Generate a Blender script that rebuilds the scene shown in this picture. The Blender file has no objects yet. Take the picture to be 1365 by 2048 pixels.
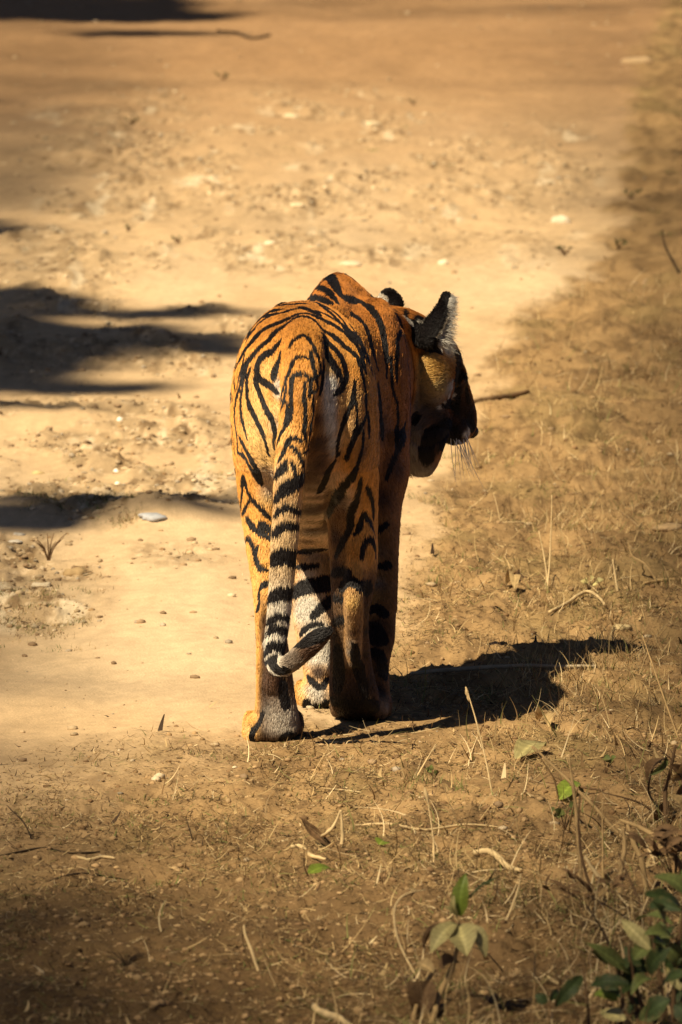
import bpy, bmesh, math, random
import numpy as np
from mathutils import Vector, Matrix
from mathutils.bvhtree import BVHTree

random.seed(7)
rng = np.random.default_rng(7)
scn = bpy.context.scene
col = scn.collection

# ------------------------------------------------------------------ camera
CAM_H, PITCH, F = 1.844, math.radians(5.5), 16000.0      # F = focal length in photo pixels (2048 high)
cam_d = bpy.data.cameras.new('camera')
cam = bpy.data.objects.new('camera', cam_d)
col.objects.link(cam)
cam.location = (0, 0, CAM_H)
cam.rotation_euler = (math.pi/2 - PITCH, 0, 0)
cam_d.sensor_fit = 'VERTICAL'
cam_d.sensor_height = 36.0
cam_d.sensor_width = 24.0
cam_d.lens = F/2048*36.0
cam_d.clip_start = 0.5
cam_d.clip_end = 3000
cam_d.dof.use_dof = True
cam_d.dof.focus_distance = 15.0
cam_d.dof.aperture_fstop = 14.0
scn.camera = cam

# ------------------------------------------------------------------ light
SUNV = Vector((-0.55, -0.68, 1.0)).normalized()          # towards the sun: left of and behind the camera
EL = math.asin(SUNV.z)
world = bpy.data.worlds.new('World'); scn.world = world
world.use_nodes = True
wn = world.node_tree.nodes; wl = world.node_tree.links
bg = wn['Background']
sky = wn.new('ShaderNodeTexSky'); sky.sky_type = 'NISHITA'; sky.sun_disc = False
sky.sun_elevation = EL
sky.sun_rotation = math.atan2(SUNV.x, SUNV.y)
sky.air_density = 0.22; sky.dust_density = 0.3
wl.new(sky.outputs[0], bg.inputs[0])
bg.inputs[1].default_value = 0.05
sun_d = bpy.data.lights.new('sun', 'SUN')
sun_d.energy = 5.0; sun_d.angle = math.radians(0.55); sun_d.color = (1.0, 0.86, 0.62)
sun = bpy.data.objects.new('sun', sun_d); col.objects.link(sun)
sun.rotation_euler = SUNV.to_track_quat('Z', 'Y').to_euler()
scn.view_settings.view_transform = 'Standard'
scn.view_settings.look = 'None'
scn.view_settings.gamma = 1.0
scn.view_settings.use_curve_mapping = False
scn.view_settings.exposure = 0.6
scn.cycles.max_bounces = 4
scn.cycles.diffuse_bounces = 1
scn.cycles.glossy_bounces = 2
scn.cycles.transparent_max_bounces = 8
scn.cycles.use_denoising = True

# ------------------------------------------------------------------ helpers
CP, SP = math.cos(PITCH), math.sin(PITCH)
def ray(px, py):
    a = (px-682.5)/F; b = (1024-py)/F
    return np.array([a, CP + b*SP, -SP + b*CP])
def W(px, py, Y):
    """world point on the photo ray at depth Y"""
    d = ray(px, py); t = Y/d[1]
    return np.array([d[0]*t, Y, CAM_H + d[2]*t])
def smooth(e0, e1, x):
    t = np.clip((x-e0)/(e1-e0), 0, 1); return t*t*(3-2*t)

def hash2(ix, iy, seed):
    h = (ix.astype(np.int64)*374761393 + iy.astype(np.int64)*668265263 + seed*2147483647) & 0xffffffff
    h = ((h ^ (h >> 13))*1274126177) & 0xffffffff
    return ((h ^ (h >> 16)) & 0xffffff)/float(0xffffff)
def vnoise(x, y, seed=0):
    ix = np.floor(x).astype(np.int64); iy = np.floor(y).astype(np.int64)
    fx = x-ix; fy = y-iy
    fx = fx*fx*(3-2*fx); fy = fy*fy*(3-2*fy)
    a = hash2(ix, iy, seed); b = hash2(ix+1, iy, seed)
    c = hash2(ix, iy+1, seed); d = hash2(ix+1, iy+1, seed)
    return (a*(1-fx)+b*fx)*(1-fy) + (c*(1-fx)+d*fx)*fy
def fbm(x, y, o=4, seed=0, gain=.5):
    s = 0; a = 1; t = 0
    for k in range(o):
        s = s + a*vnoise(x*2**k+17.3*k, y*2**k-9.1*k, seed+k); t += a; a *= gain
    return s/t          # 0..1
def noise3(p, s, seed=0):
    return (vnoise(p[:, 0]*s+p[:, 2]*s*.7, p[:, 2]*s+p[:, 1]*s*.3, seed) + vnoise(p[:, 1]*s-p[:, 0]*s*.5, p[:, 2]*s*.8+p[:, 0]*s*.4, seed+5))*.5

def new_mesh(name, verts, faces, mat=None, smooth_shade=False, parent=None, colors=None):
    """verts n x 3, faces as one m x k array (or a list of such arrays)"""
    me = bpy.data.meshes.new(name)
    fl = faces if isinstance(faces, list) else [faces]
    fl = [np.asarray(f, dtype=np.int32) for f in fl if len(f)]
    verts = np.asarray(verts, dtype=np.float32)
    me.vertices.add(len(verts)); me.vertices.foreach_set('co', verts.ravel())
    loops = np.concatenate([f.ravel() for f in fl])
    me.loops.add(len(loops)); me.loops.foreach_set('vertex_index', loops)
    tot = np.concatenate([np.full(len(f), f.shape[1], dtype=np.int32) for f in fl])
    st = np.concatenate([[0], np.cumsum(tot)[:-1]]).astype(np.int32)
    me.polygons.add(len(tot)); me.polygons.foreach_set('loop_start', st)
    me.update(calc_edges=True)
    if smooth_shade:
        me.polygons.foreach_set('use_smooth', np.ones(len(tot), dtype=bool))
    if colors is not None:
        a = me.color_attributes.new('col', 'FLOAT_COLOR', 'POINT')
        a.data.foreach_set('color', np.c_[colors, np.ones(len(colors))].astype(np.float32).ravel())
    if mat: me.materials.append(mat)
    o = bpy.data.objects.new(name, me); col.objects.link(o)
    if parent: o.parent = parent
    return o
def tag(o, label=None, cat=None, group=None, kind=None):
    for k, v in (('label', label), ('category', cat), ('group', group), ('kind', kind)):
        if v: o[k] = v
    return o
def empty(name, loc=(0, 0, 0)):
    o = bpy.data.objects.new(name, None); col.objects.link(o); o.location = loc
    o.empty_display_size = .05
    return o

def principled(name, color=(.5, .5, .5), rough=.85, spec=.2, attr=None, noise=None, bump=None, trans=0):
    m = bpy.data.materials.new(name); m.use_nodes = True
    nt = m.node_tree; N = nt.nodes; L = nt.links
    b = N['Principled BSDF']
    b.inputs['Base Color'].default_value = (*color, 1)
    b.inputs['Roughness'].default_value = rough
    b.inputs['Specular IOR Level'].default_value = spec
    src = None
    geo = N.new('ShaderNodeNewGeometry')
    if attr:
        a = N.new('ShaderNodeAttribute'); a.attribute_name = attr; src = a.outputs['Color']
    if noise:
        sc_, amt = noise
        t = N.new('ShaderNodeTexNoise'); t.inputs['Scale'].default_value = sc_; t.inputs['Detail'].default_value = 5
        L.new(geo.outputs['Position'], t.inputs['Vector'])
        mr = N.new('ShaderNodeMapRange'); mr.inputs['From Min'].default_value = .25; mr.inputs['From Max'].default_value = .75
        mr.inputs['To Min'].default_value = 1-amt; mr.inputs['To Max'].default_value = 1+amt
        L.new(t.outputs['Fac'], mr.inputs['Value'])
        mx = N.new('ShaderNodeVectorMath'); mx.operation = 'SCALE'
        if src: L.new(src, mx.inputs[0])
        else: mx.inputs[0].default_value = color
        L.new(mr.outputs[0], mx.inputs['Scale']); src = mx.outputs[0]
    if src: L.new(src, b.inputs['Base Color'])
    if bump:
        bs, bst, bd = bump
        t2 = N.new('ShaderNodeTexNoise'); t2.inputs['Scale'].default_value = bs; t2.inputs['Detail'].default_value = 6
        L.new(geo.outputs['Position'], t2.inputs['Vector'])
        bn = N.new('ShaderNodeBump'); bn.inputs['Strength'].default_value = bst; bn.inputs['Distance'].default_value = bd
        L.new(t2.outputs['Fac'], bn.inputs['Height']); L.new(bn.outputs[0], b.inputs['Normal'])
    if trans:
        tr = N.new('ShaderNodeBsdfTranslucent'); ms = N.new('ShaderNodeMixShader'); ms.inputs[0].default_value = trans
        if src: L.new(src, tr.inputs[0])
        else: tr.inputs[0].default_value = (*color, 1)
        L.new(b.outputs[0], ms.inputs[1]); L.new(tr.outputs[0], ms.inputs[2])
        L.new(ms.outputs[0], N['Material Output'].inputs[0])
    return m

# base ground height, flat round the animal and rising gently up the road beyond it
def base_z(x, y):
    y = np.asarray(y, float)
    return 0.032*np.maximum(0, y-15.9)**2/(np.maximum(0, y-15.9)+1.2)
def G(px, py):
    """ground point seen at a photo pixel"""
    d = ray(px, py); t = 8.0
    lo, hi = 6.0, 600.0
    for _ in range(50):
        m = (lo+hi)/2
        if CAM_H + d[2]*m > base_z(0, d[1]*m): lo = m
        else: hi = m
    return np.array([d[0]*lo, d[1]*lo, CAM_H + d[2]*lo])
# ------------------------------------------------------------------ ground: one sheet, split into the dirt road and the verge round it
def to_px(x, y, z):
    """world -> photo pixels, only used to read masks measured on the photograph once; the result stays fixed to the ground"""
    dz = z-CAM_H; fwd = y*CP - dz*SP; up = y*SP + dz*CP
    return 682.5 + F*x/fwd, 1024 - F*up/fwd
# the road's edge on the right and in front, measured on the photograph, as ground points
EDGE_PX = [(-2200, 1900), (-900, 1780), (-60, 1715), (120, 1640), (280, 1560), (400, 1508), (520, 1478), (640, 1442), (760, 1400), (815, 1250), (835, 1120), (880, 1010), (925, 900), (965, 780), (1010, 690),
           (1120, 610), (1210, 520), (1250, 400), (1255, 250), (1290, 110), (1335, 0), (1500, -200)]
EDGE = np.array([G(*p_)[:2] for p_ in EDGE_PX])
def in_poly(x, y, poly):
    ins = np.zeros(x.shape, bool); n = len(poly); j = n-1
    for i in range(n):
        xi, yi = poly[i]; xj, yj = poly[j]
        c_ = ((yi > y) != (yj > y)) & (x < (xj-xi)*(y-yi)/(yj-yi+1e-12)+xi)
        ins ^= c_; j = i
    return ins
def edge_dist(x, y):
    """signed distance to the road's edge, + on the verge; y is compressed so that the margin is even to the eye"""
    ky = .16
    d = np.full(x.shape, 1e9)
    for (ax, ay), (bx, by) in zip(EDGE[:-1], EDGE[1:]):
        vx, vy = bx-ax, (by-ay)*ky; wx, wy = x-ax, (y-ay)*ky
        t = np.clip((wx*vx+wy*vy)/(vx*vx+vy*vy+1e-12), 0, 1)
        d = np.minimum(d, np.hypot(wx-t*vx, wy-t*vy))
    e1 = EDGE[-1]; e0 = EDGE[0]
    poly = np.vstack([EDGE, [[e1[0]+12, 600]], [[-600, 600]], [[-600, e0[1]]]])
    return np.where(in_poly(x, y, poly), -d, d)
# rough, gravelly places on the road: ellipses on the photograph (cx, cy, rx, ry, strength)
ROUGH = [(180, 880, 330, 90, 1), (60, 1130, 170, 70, 1), (230, 985, 260, 60, 1.0), (60, 1200, 150, 60, .8), (260, 320, 230, 150, .7), (660, 240, 230, 70, .6), (620, 380, 260, 60, .8), (950, 380, 200, 110, .6),
         (560, 500, 380, 50, .7), (100, 520, 180, 70, .8), (350, 680, 260, 70, .8), (60, 640, 200, 120, .8), (1120, 330, 90, 90, .6), (1060, 480, 130, 60, .4), (300, 1110, 160, 30, .4)]
def masks(x, y):
    z = base_z(x, y)
    px, py = to_px(x, y, z)
    ed = edge_dist(x, y) + (fbm(x*9, y*2.2, 4, 31)-.5)*.16 + (fbm(x*40, y*12, 3, 37)-.5)*.05
    wd_ = .045 + .16*smooth(-.05, -.45, x)*smooth(15.2, 14.4, y)
    verge = smooth(-wd_*1.3, wd_, ed)
    rough = np.zeros(x.shape)
    for cx, cy, rx, ry, s in ROUGH:
        d = ((px-cx)/rx)**2+((py-cy)/ry)**2
        rough = np.maximum(rough, s*smooth(1.5, .3, d))
    rough *= smooth(.32, .58, fbm(x*7, y*2.4, 4, 51))*1.1
    rough = np.clip(rough, 0, 1)*(1-verge)
    return verge, rough, px, py
def near_feet(x, y):
    return smooth(.30, .12, np.hypot((x-0.0)*.9, (y-14.98)*.55))
def height(x, y, verge=None, rough=None):
    if verge is None: verge, rough, *_ = masks(x, y)
    fade = smooth(60, 40, y)
    n1 = fbm(x*3.1, y*1.1, 3, 1)-.5; n2 = fbm(x*16, y*11, 4, 2)-.5; n3 = fbm(x*75, y*60, 3, 3)-.5; n4 = fbm(x*6.5, y*3.0, 3, 4)-.5
    h = n1*.035 + n4*.010 + n2*.006
    h = h + rough*(np.maximum(0, n2+.08)*(.045+.001*(y-15).clip(0, 15)) + n3*.012 + n4*.025)
    vs = verge*smooth(-.15, .25, x+.45*(y-12.5)*.2)
    h = h + verge*(n2*.020 + n3*.013 + n4*.02) + vs*(n2*.012 + n4*.02 + .004)
    # ridge between the wheel ruts on the left
    px, py = to_px(x, y, base_z(x, y))
    h = h + .045*np.exp(-((px-330)/120)**2-((py-1030)/18)**2) + .02*np.exp(-((px-120)/200)**2-((py-830)/20)**2) + .02*np.exp(-((px-250)/200)**2-((py-690)/25)**2)
    h = h + .012*np.exp(-((px-60)/120)**2-((py-1010)/20)**2)
    nf = near_feet(x, y)
    h = h*(1-nf) + nf*(n3*.004*verge+n2*.003)
    return base_z(x, y) + h*fade
def gz(x, y):
    return float(height(np.array([float(x)]), np.array([float(y)]))[0])
def GR(px, py, up=0.0):
    """point on the actual surface near a photo pixel"""
    p_ = G(px, py); return np.array([p_[0], p_[1], gz(p_[0], p_[1])+up])

xs = np.concatenate([-np.geomspace(500, 2.0, 26), np.linspace(-1.85, -.86, 55), np.arange(-.85, .85, .0058), np.linspace(.86, 1.85, 55), np.geomspace(2.0, 500, 26)])
ys = [-300, -60, -10, 2, 6, 8, 9.2, 9.8]
y = 10.2
while y < 46:
    ys.append(y); y += .013 if y < 16.2 else .013 + (y-16.2)*.0022
ys = np.array(ys + [48, 52, 60, 75, 100, 150, 250, 450, 800, 1500])
GX, GY = np.meshgrid(xs, ys)
vg, rg, gpx, gpy = masks(GX, GY)
GZ = height(GX, GY, vg, rg)
# soil colours
def mixc(a, b, t): return a*(1-t[..., None]) + b*t[..., None]
one = np.ones(GX.shape)
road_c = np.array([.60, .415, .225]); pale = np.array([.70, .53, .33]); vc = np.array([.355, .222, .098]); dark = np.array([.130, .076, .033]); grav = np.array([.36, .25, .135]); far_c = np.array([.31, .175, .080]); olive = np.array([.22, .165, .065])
nA = fbm(GX*2.2, GY*.5, 4, 61); nB = fbm(GX*14, GY*5, 4, 62); nC = fbm(GX*60, GY*36, 3, 63)
C = mixc(one[..., None]*road_c, pale, smooth(.4, .75, nA)*.45)
C = mixc(C, grav, rg*(.30+.7*smooth(.35, .65, nB)))
C = mixc(C, pale, rg*smooth(.62, .75, nC)*.7)
C = mixc(C, far_c, smooth(23, 34, GY+3*(nA-.5))*.9*(1-rg*.5))                # far road painted darker and redder, standing in for vignette dimming
C = mixc(C, vc, vg)
C = mixc(C, dark, vg*smooth(.45, .68, nB)*.5)
C = mixc(C, olive, vg*smooth(.55, .7, fbm(GX*5, GY*2, 3, 66))*.35)
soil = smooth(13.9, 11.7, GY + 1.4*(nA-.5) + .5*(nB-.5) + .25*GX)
C = mixc(C, dark, np.clip(soil*.85, 0, 1)*(.35+.65*vg))                        # vignette painted into the soil: darker towards the foreground
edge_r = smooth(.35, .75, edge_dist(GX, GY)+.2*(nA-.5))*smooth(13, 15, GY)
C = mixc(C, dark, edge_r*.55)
nD = fbm(GX*30, GY*7, 3, 67); nE = fbm(GX*11, GY*1.6, 4, 68)
C = mixc(C, np.array([.20, .125, .06]), (rg*.8+.06*(1-vg))*smooth(.60, .72, nD))      # dry dark grit and bright chips among the gravel
C = mixc(C, np.array([.72, .58, .38]), rg*smooth(.66, .74, nE)*.8)
C = mixc(C, np.array([.14, .085, .04]), vg*smooth(.60, .72, nD)*.55)
C = C*(.86+.28*nC)[..., None]*(.9+.2*nB)[..., None]
def ground_material(name, bs, bd):
    m = principled(name, attr='col', rough=.95, spec=.08, noise=(240, .16), bump=(bs, .6, bd))
    return m
road_m = ground_material('packed_dust', 170, .004); verge_m = ground_material('verge_soil', 120, .008)
nyy, nxx = GX.shape
idx = np.arange(nyy*nxx).reshape(nyy, nxx)
Qd = np.stack([idx[:-1, :-1], idx[:-1, 1:], idx[1:, 1:], idx[1:, :-1]], -1).reshape(-1, 4)
vq = (.25*(vg[:-1, :-1]+vg[:-1, 1:]+vg[1:, 1:]+vg[1:, :-1])).ravel() > .5
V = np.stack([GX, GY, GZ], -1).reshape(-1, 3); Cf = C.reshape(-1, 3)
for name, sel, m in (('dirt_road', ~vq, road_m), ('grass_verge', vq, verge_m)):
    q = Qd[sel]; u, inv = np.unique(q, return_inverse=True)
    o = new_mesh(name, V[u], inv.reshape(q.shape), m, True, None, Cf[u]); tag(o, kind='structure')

# ---- scattered ground cover
def blades(name, P, ang, elev, L, w, cols, curl, mat, seg=3, seed=0, twist=0):
    """thin curved blades as one mesh; all arguments are arrays"""
    r = np.random.default_rng(seed); n = len(P)
    d = np.stack([np.cos(ang)*np.cos(elev), np.sin(ang)*np.cos(elev), np.sin(elev)], 1)
    side = np.stack([-np.sin(ang), np.cos(ang), np.zeros(n)], 1) + (r.random((n, 3))-.5)*.8
    side -= d*(side*d).sum(1)[:, None]; side /= np.linalg.norm(side, axis=1)[:, None]
    bend = (r.random((n, 3))-.5); bend -= d*(bend*d).sum(1)[:, None]; bend /= np.linalg.norm(bend, axis=1)[:, None]+1e-9
    rows = []
    for k in range(seg+1):
        t = k/seg
        c_ = P + d*(L*t)[:, None] + bend*(curl*L*t*t)[:, None]
        wk = w*(1-.75*t**1.5)*.5
        rows += [c_-side*wk[:, None], c_+side*wk[:, None]]
    V = np.stack(rows, 1); m_ = V.shape[1]
    off = (np.arange(n)*m_)[:, None]
    fs = np.vstack([np.stack([off[:, 0]+2*k, off[:, 0]+2*k+1, off[:, 0]+2*k+3, off[:, 0]+2*k+2], 1) for k in range(seg)])
    return new_mesh(name, V.reshape(-1, 3), fs, mat, True, None, np.repeat(cols, m_, axis=0))
straw_m = principled('dry_straw', attr='col', rough=.75, spec=.2, trans=.15)
def scatter(n, xr, yr, prob, seed):
    """n points kept with probability prob(x, y); even on the picture: denser near"""
    r = np.random.default_rng(seed); k = n*8
    yy = yr[0]*(yr[1]/yr[0])**r.random(k)
    xx = (r.random(k)*2-1)*xr*yy/15
    p_ = prob(xx, yy); keep = r.random(k) < p_
    xx, yy = xx[keep][:n], yy[keep][:n]
    return xx, yy
def pick(r, n, cols, wts):
    k = r.choice(len(cols), size=n, p=np.array(wts)/sum(wts)); return np.array(cols)[k]*(.7+.6*r.random(n))[:, None]
TAN = (.50, .35, .16); PAL = (.66, .50, .27); UMB = (.20, .12, .05); OLV = (.20, .19, .06); BLK = (.06, .035, .018); GRN = (.13, .17, .04)
# flattened litter of the verge
r = np.random.default_rng(5)
def pv(x, y):
    v_, r_, px, py = masks(x, y); f_ = fbm(x*5, y*2.5, 3, 71)
    return np.clip(v_*(.25+1.1*smooth(.35, .65, f_)), 0, 1)
x_, y_ = scatter(85000, .80, (10.6, 19), pv, 5); n = len(x_)
P = np.stack([x_, y_, height(x_, y_)+.001], 1)
lay = r.random(n) < .88
o = blades('leaf_litter', P, r.random(n)*2*math.pi, np.where(lay, r.random(n)*.22, .3+r.random(n)*.7), (.006+.022*r.random(n)**2)*np.where(lay, 1.1, .7), .0010+.0016*r.random(n), pick(r, n, [TAN, PAL, UMB, OLV, BLK, GRN], [3.6, .5, 4, 1.2, 4.0, .25]), .1+.5*r.random(n), straw_m, 3, 5)
tag(o, 'short dry grass litter strewn over the verge', kind='stuff')
# the same litter, thinner, beyond the sides of the view
xx_ = (r.random(60000)*2-1)*4.5; yy_ = 10+r.random(60000)*14; k_ = (np.abs(xx_) > .78*yy_/15) & (r.random(60000) < pv(xx_, yy_)*smooth(4.5, 1.0, np.abs(xx_))*1.4)
x_, y_ = xx_[k_], yy_[k_]; n = len(x_)
P = np.stack([x_, y_, height(x_, y_)+.001], 1)
o = blades('leaf_litter', P, r.random(n)*2*math.pi, r.random(n)*.5, .012+.035*r.random(n)**2, .0015+.002*r.random(n), pick(r, n, [TAN, PAL, UMB, OLV, BLK], [4, .8, 4, 1.2, 3]), .1+.5*r.random(n), straw_m, 3, 55)
tag(o, 'short dry grass litter spread farther along the verge', kind='stuff')
# longer straws
x_, y_ = scatter(7000, .80, (10.6, 24), lambda x, y: pv(x, y)*(smooth(-.4, .5, x+.1)*.35+.9*smooth(.25, .45, x)*smooth(14.5, 13.5, y)), 6); n = len(x_)
P = np.stack([x_, y_, height(x_, y_)+.002], 1); lay = r.random(n) < .7
o = blades('dry_grass', P, r.random(n)*2*math.pi, np.where(lay, r.random(n)*.2, .5+r.random(n)*.8), .03+.06*r.random(n)**2, .0014+.0016*r.random(n), pick(r, n, [TAN, PAL, UMB, OLV], [4, 2.5, 2, 1]), .15+.5*r.random(n), straw_m, 5, 6)
tag(o, 'longer bleached grass straws lying and standing on the verge', kind='stuff')
# grass tufts: clumps on the verge and sparse ones among the stones
def pt(x, y):
    v_, r_, px, py = masks(x, y)
    g_ = np.exp(-((px-210)/130)**2-((py-1008)/22)**2) + .8*np.exp(-((px-250)/22)**2-((py-1048)/10)**2) + np.exp(-((px-90)/80)**2-((py-1230)/50)**2)
    return np.clip(v_*.5*smooth(.55, .72, fbm(x*6, y*2.2, 3, 81)) + .06*r_ + g_*1.2, 0, 1)
cx_, cy_ = scatter(1300, .80, (10.8, 34), pt, 8); nb = 13; k = len(cx_)
ex = [(200, 1006, 60, 12, 46), (110, 1010, 50, 10, 14), (300, 1010, 60, 8, 14), (248, 1048, 14, 4, 12), (60, 1235, 60, 26, 30), (110, 1190, 40, 14, 12), (430, 950, 30, 8, 6), (860, 1000, 14, 6, 5), (270, 238, 10, 3, 3)]
for a_, b_, sa, sb, k_ in ex:
    for _ in range(k_):
        g_ = G(a_+r.normal()*sa, b_+r.normal()*sb); cx_ = np.append(cx_, g_[0]); cy_ = np.append(cy_, g_[1])
k = len(cx_)
x_ = np.repeat(cx_, nb)+r.normal(0, .014, k*nb); y_ = np.repeat(cy_, nb)+r.normal(0, .022, k*nb); n = len(x_)
P = np.stack([x_, y_, height(x_, y_)-.001], 1)
cc = np.repeat(pick(r, k, [TAN, OLV, GRN, UMB], [2.4, 2.2, 1.3, 1.5]), nb, axis=0)*(.8+.4*r.random(n))[:, None]
o = blades('grass', P, r.random(n)*2*math.pi, .35+r.random(n)*1.0, (.008+.018*r.random(n))*(.6+.4*smooth(-.2,.1,x_)), .0010+.0010*r.random(n), cc, .2+.5*r.random(n), straw_m, 3, 9)
tag(o, 'small tufts of dull green and dry grass', kind='stuff')
# stalks standing on the grassy bank at the right
def pb(x, y):
    return np.clip(smooth(.12, .35, edge_dist(x, y))*smooth(14.5, 15.6, y)*(.2+smooth(.45, .7, fbm(x*5, y*2, 3, 83))), 0, 1)
x_, y_ = scatter(16000, .80, (14.6, 34), pb, 12); n = len(x_)
P = np.stack([x_, y_, height(x_, y_)], 1)
o = blades('bank_grass', P, r.random(n)*2*math.pi, .15+r.random(n)*1.2, .012+.036*r.random(n)**1.5, .0012+.0011*r.random(n), pick(r, n, [TAN, PAL, UMB, OLV], [4.5, 1.2, 3.4, 1.2]), .2+.6*r.random(n), straw_m, 4, 13)
tag(o, 'dry golden grass covering the bank beside the road', kind='stuff')

# pebbles
def ico(sub=1):
    bm = bmesh.new(); bmesh.ops.create_icosphere(bm, subdivisions=sub, radius=1)
    v_ = np.array([v.co[:] for v in bm.verts]); f_ = np.array([[v.index for v in f.verts] for f in bm.faces]); bm.free(); return v_, f_
def blobs(name, P, S, cols, mat, sub=1, seed=0, flat=.6):
    r = np.random.default_rng(seed); v_, f_ = ico(sub); n = len(P); m_ = len(v_)
    ang = r.random(n)*6.283; c_, s_ = np.cos(ang), np.sin(ang)
    sc_ = np.stack([S*(.7+.7*r.random(n)), S*(.7+.5*r.random(n)), S*flat*(.6+.6*r.random(n))], 1)
    jit = 1+.35*(r.random((n, m_))-.5)
    L = v_[None]*jit[..., None]*sc_[:, None, :]
    X = L[..., 0]*c_[:, None]-L[..., 1]*s_[:, None]; Y = L[..., 0]*s_[:, None]+L[..., 1]*c_[:, None]
    V = np.stack([X, Y, L[..., 2]], -1)+P[:, None, :]
    f = (f_[None]+(np.arange(n)*m_)[:, None, None]).reshape(-1, 3)
    return new_mesh(name, V.reshape(-1, 3), f, mat, False, None, np.repeat(cols, m_, axis=0))
stone_m = principled('stone', attr='col', rough=.85, spec=.15, noise=(90, .18), bump=(120, .4, .003))
def pg(x, y):
    v_, r_, *_ = masks(x, y); return np.clip((.03+.05*smooth(15.5, 14, y))*(1-v_) + .9*r_**1.3 + .03*v_*smooth(12.5, 14.5, y), 0, 1)
x_, y_ = scatter(6500, .82, (10.8, 40), pg, 15); n = len(x_); s_ = .0022+.009*r.random(n)**4 + (y_-14).clip(0)*.00012
o = blobs('gravel', np.stack([x_, y_, height(x_, y_)+s_*.2], 1), s_, pick(r, n, [(.45, .33, .19), (.58, .45, .28), (.30, .20, .11), (.36, .29, .20)], [4, 1.2, 3, 1]), stone_m, 1, 3)
tag(o, 'small pebbles scattered on the road and verge', kind='stuff')
def pc(x, y):
    v_, r_, *_ = masks(x, y); return np.clip(.004+.8*v_+.5*r_, 0, 1)
x_, y_ = scatter(11000, .80, (10.6, 22), pc, 16); n = len(x_); s_ = .0018+.0065*r.random(n)**3
o = blobs('soil_crumbs', np.stack([x_, y_, height(x_, y_)], 1), s_, pick(r, n, [(.33, .21, .10), (.22, .13, .06), (.38, .25, .12)], [4, 3, 1.5]), stone_m, 1, 4, .7)
tag(o, 'crumbs of dry soil on the verge', kind='stuff')
# dry curled leaf bits
def pl(x, y):
    v_, r_, *_ = masks(x, y); return np.clip(.02+v_*.5*(1+smooth(.2, .7, x))+.3*r_, 0, 1)
x_, y_ = scatter(650, .80, (10.8, 26), pl, 17); n = len(x_)
P = np.stack([x_, y_, height(x_, y_)+.003], 1)
o = blades('dead_leaves', P, r.random(n)*6.283, (r.random(n)-.2)*.9, .010+.018*r.random(n), .004+.006*r.random(n), pick(r, n, [UMB, TAN, BLK, PAL], [3, 3, 1.4, 1]), .2+.7*r.random(n), straw_m, 3, 18)
tag(o, 'curled bits of dead leaves on the verge', kind='stuff')
# ------------------------------------------------------------------ the tiger
# The body is lofted from elliptical rings, fused into one skin, then furred.
PARTV, PARTF = [], []
def catmull(P, n):
    P = np.asarray(P, float); out = []
    k = len(P)
    for i in range(k-1):
        p0 = P[max(i-1, 0)]; p1 = P[i]; p2 = P[i+1]; p3 = P[min(i+2, k-1)]
        for j in range(n):
            t = j/n
            out.append(.5*((2*p1)+(-p0+p2)*t+(2*p0-5*p1+4*p2-p3)*t*t+(-p0+3*p1-3*p2+p3)*t**3))
    out.append(P[-1]); return np.array(out)
def loft(rings, n=28, sub=5, e=2.0, store=None):
    """rings: (centre, u, v) with semi-axis vectors"""
    R = catmull([np.concatenate(r) for r in rings], sub)
    th = np.linspace(0, 2*math.pi, n, endpoint=False)
    c, s = np.cos(th), np.sin(th)
    cu = np.sign(c)*np.abs(c)**(2/e); sv = np.sign(s)*np.abs(s)**(2/e)
    V = R[:, None, 0:3] + cu[None, :, None]*R[:, None, 3:6] + sv[None, :, None]*R[:, None, 6:9]
    m = len(R); V = V.reshape(-1, 3)
    V = np.vstack([V, R[0, :3], R[-1, :3]])
    Fq = []
    for i in range(m-1):
        for j in range(n):
            a = i*n+j; b = i*n+(j+1) % n
            Fq.append((a, b, b+n, a+n))
    T = []
    for j in range(n):
        T.append((m*n, (j+1) % n, j)); T.append((m*n+1, (m-1)*n+j, (m-1)*n+(j+1) % n))
    (store or (PARTV, PARTF))[0].append(V); (store or (PARTV, PARTF))[1].append((np.array(Fq), np.array(T)))
    return R
def ell(c, ax, ay, az, n=18, m=12, store=None):
    """ellipsoid with axis vectors"""
    c, ax, ay, az = map(np.asarray, (c, ax, ay, az))
    V = []; Q = []; T = []
    for i in range(1, m):
        ph = math.pi*i/m
        for j in range(n):
            t = 2*math.pi*j/n
            V.append(c + ax*math.sin(ph)*math.cos(t) + ay*math.sin(ph)*math.sin(t) + az*math.cos(ph))
    V.append(c+az); V.append(c-az)
    top, bot = len(V)-2, len(V)-1
    for i in range(m-2):
        for j in range(n):
            a = i*n+j; b = i*n+(j+1) % n
            Q.append((a, a+n, b+n, b))
    for j in range(n):
        T.append((top, j, (j+1) % n)); T.append((bot, (m-2)*n+(j+1) % n, (m-2)*n+j))
    (store or (PARTV, PARTF))[0].append(np.array(V)); (store or (PARTV, PARTF))[1].append((np.array(Q), np.array(T)))
def px2m(Y): return Y/F*1.003
X_, Y_, Z_ = np.eye(3)

def ringY(Y, L, R_, top, bot):                     # torso ring in the XZ plane
    c = W((L+R_)/2, (top+bot)/2, Y); s = px2m(Y)
    return (c, X_*(R_-L)/2*s, Z_*(bot-top)/2*s)
def ringZ(y, L, R_, Y, dy, tilt=0):                # limb ring, horizontal
    c = W((L+R_)/2, y, Y); s = px2m(Y)
    return (c, X_*(R_-L)/2*s, Y_*dy + Z_*tilt)

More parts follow.
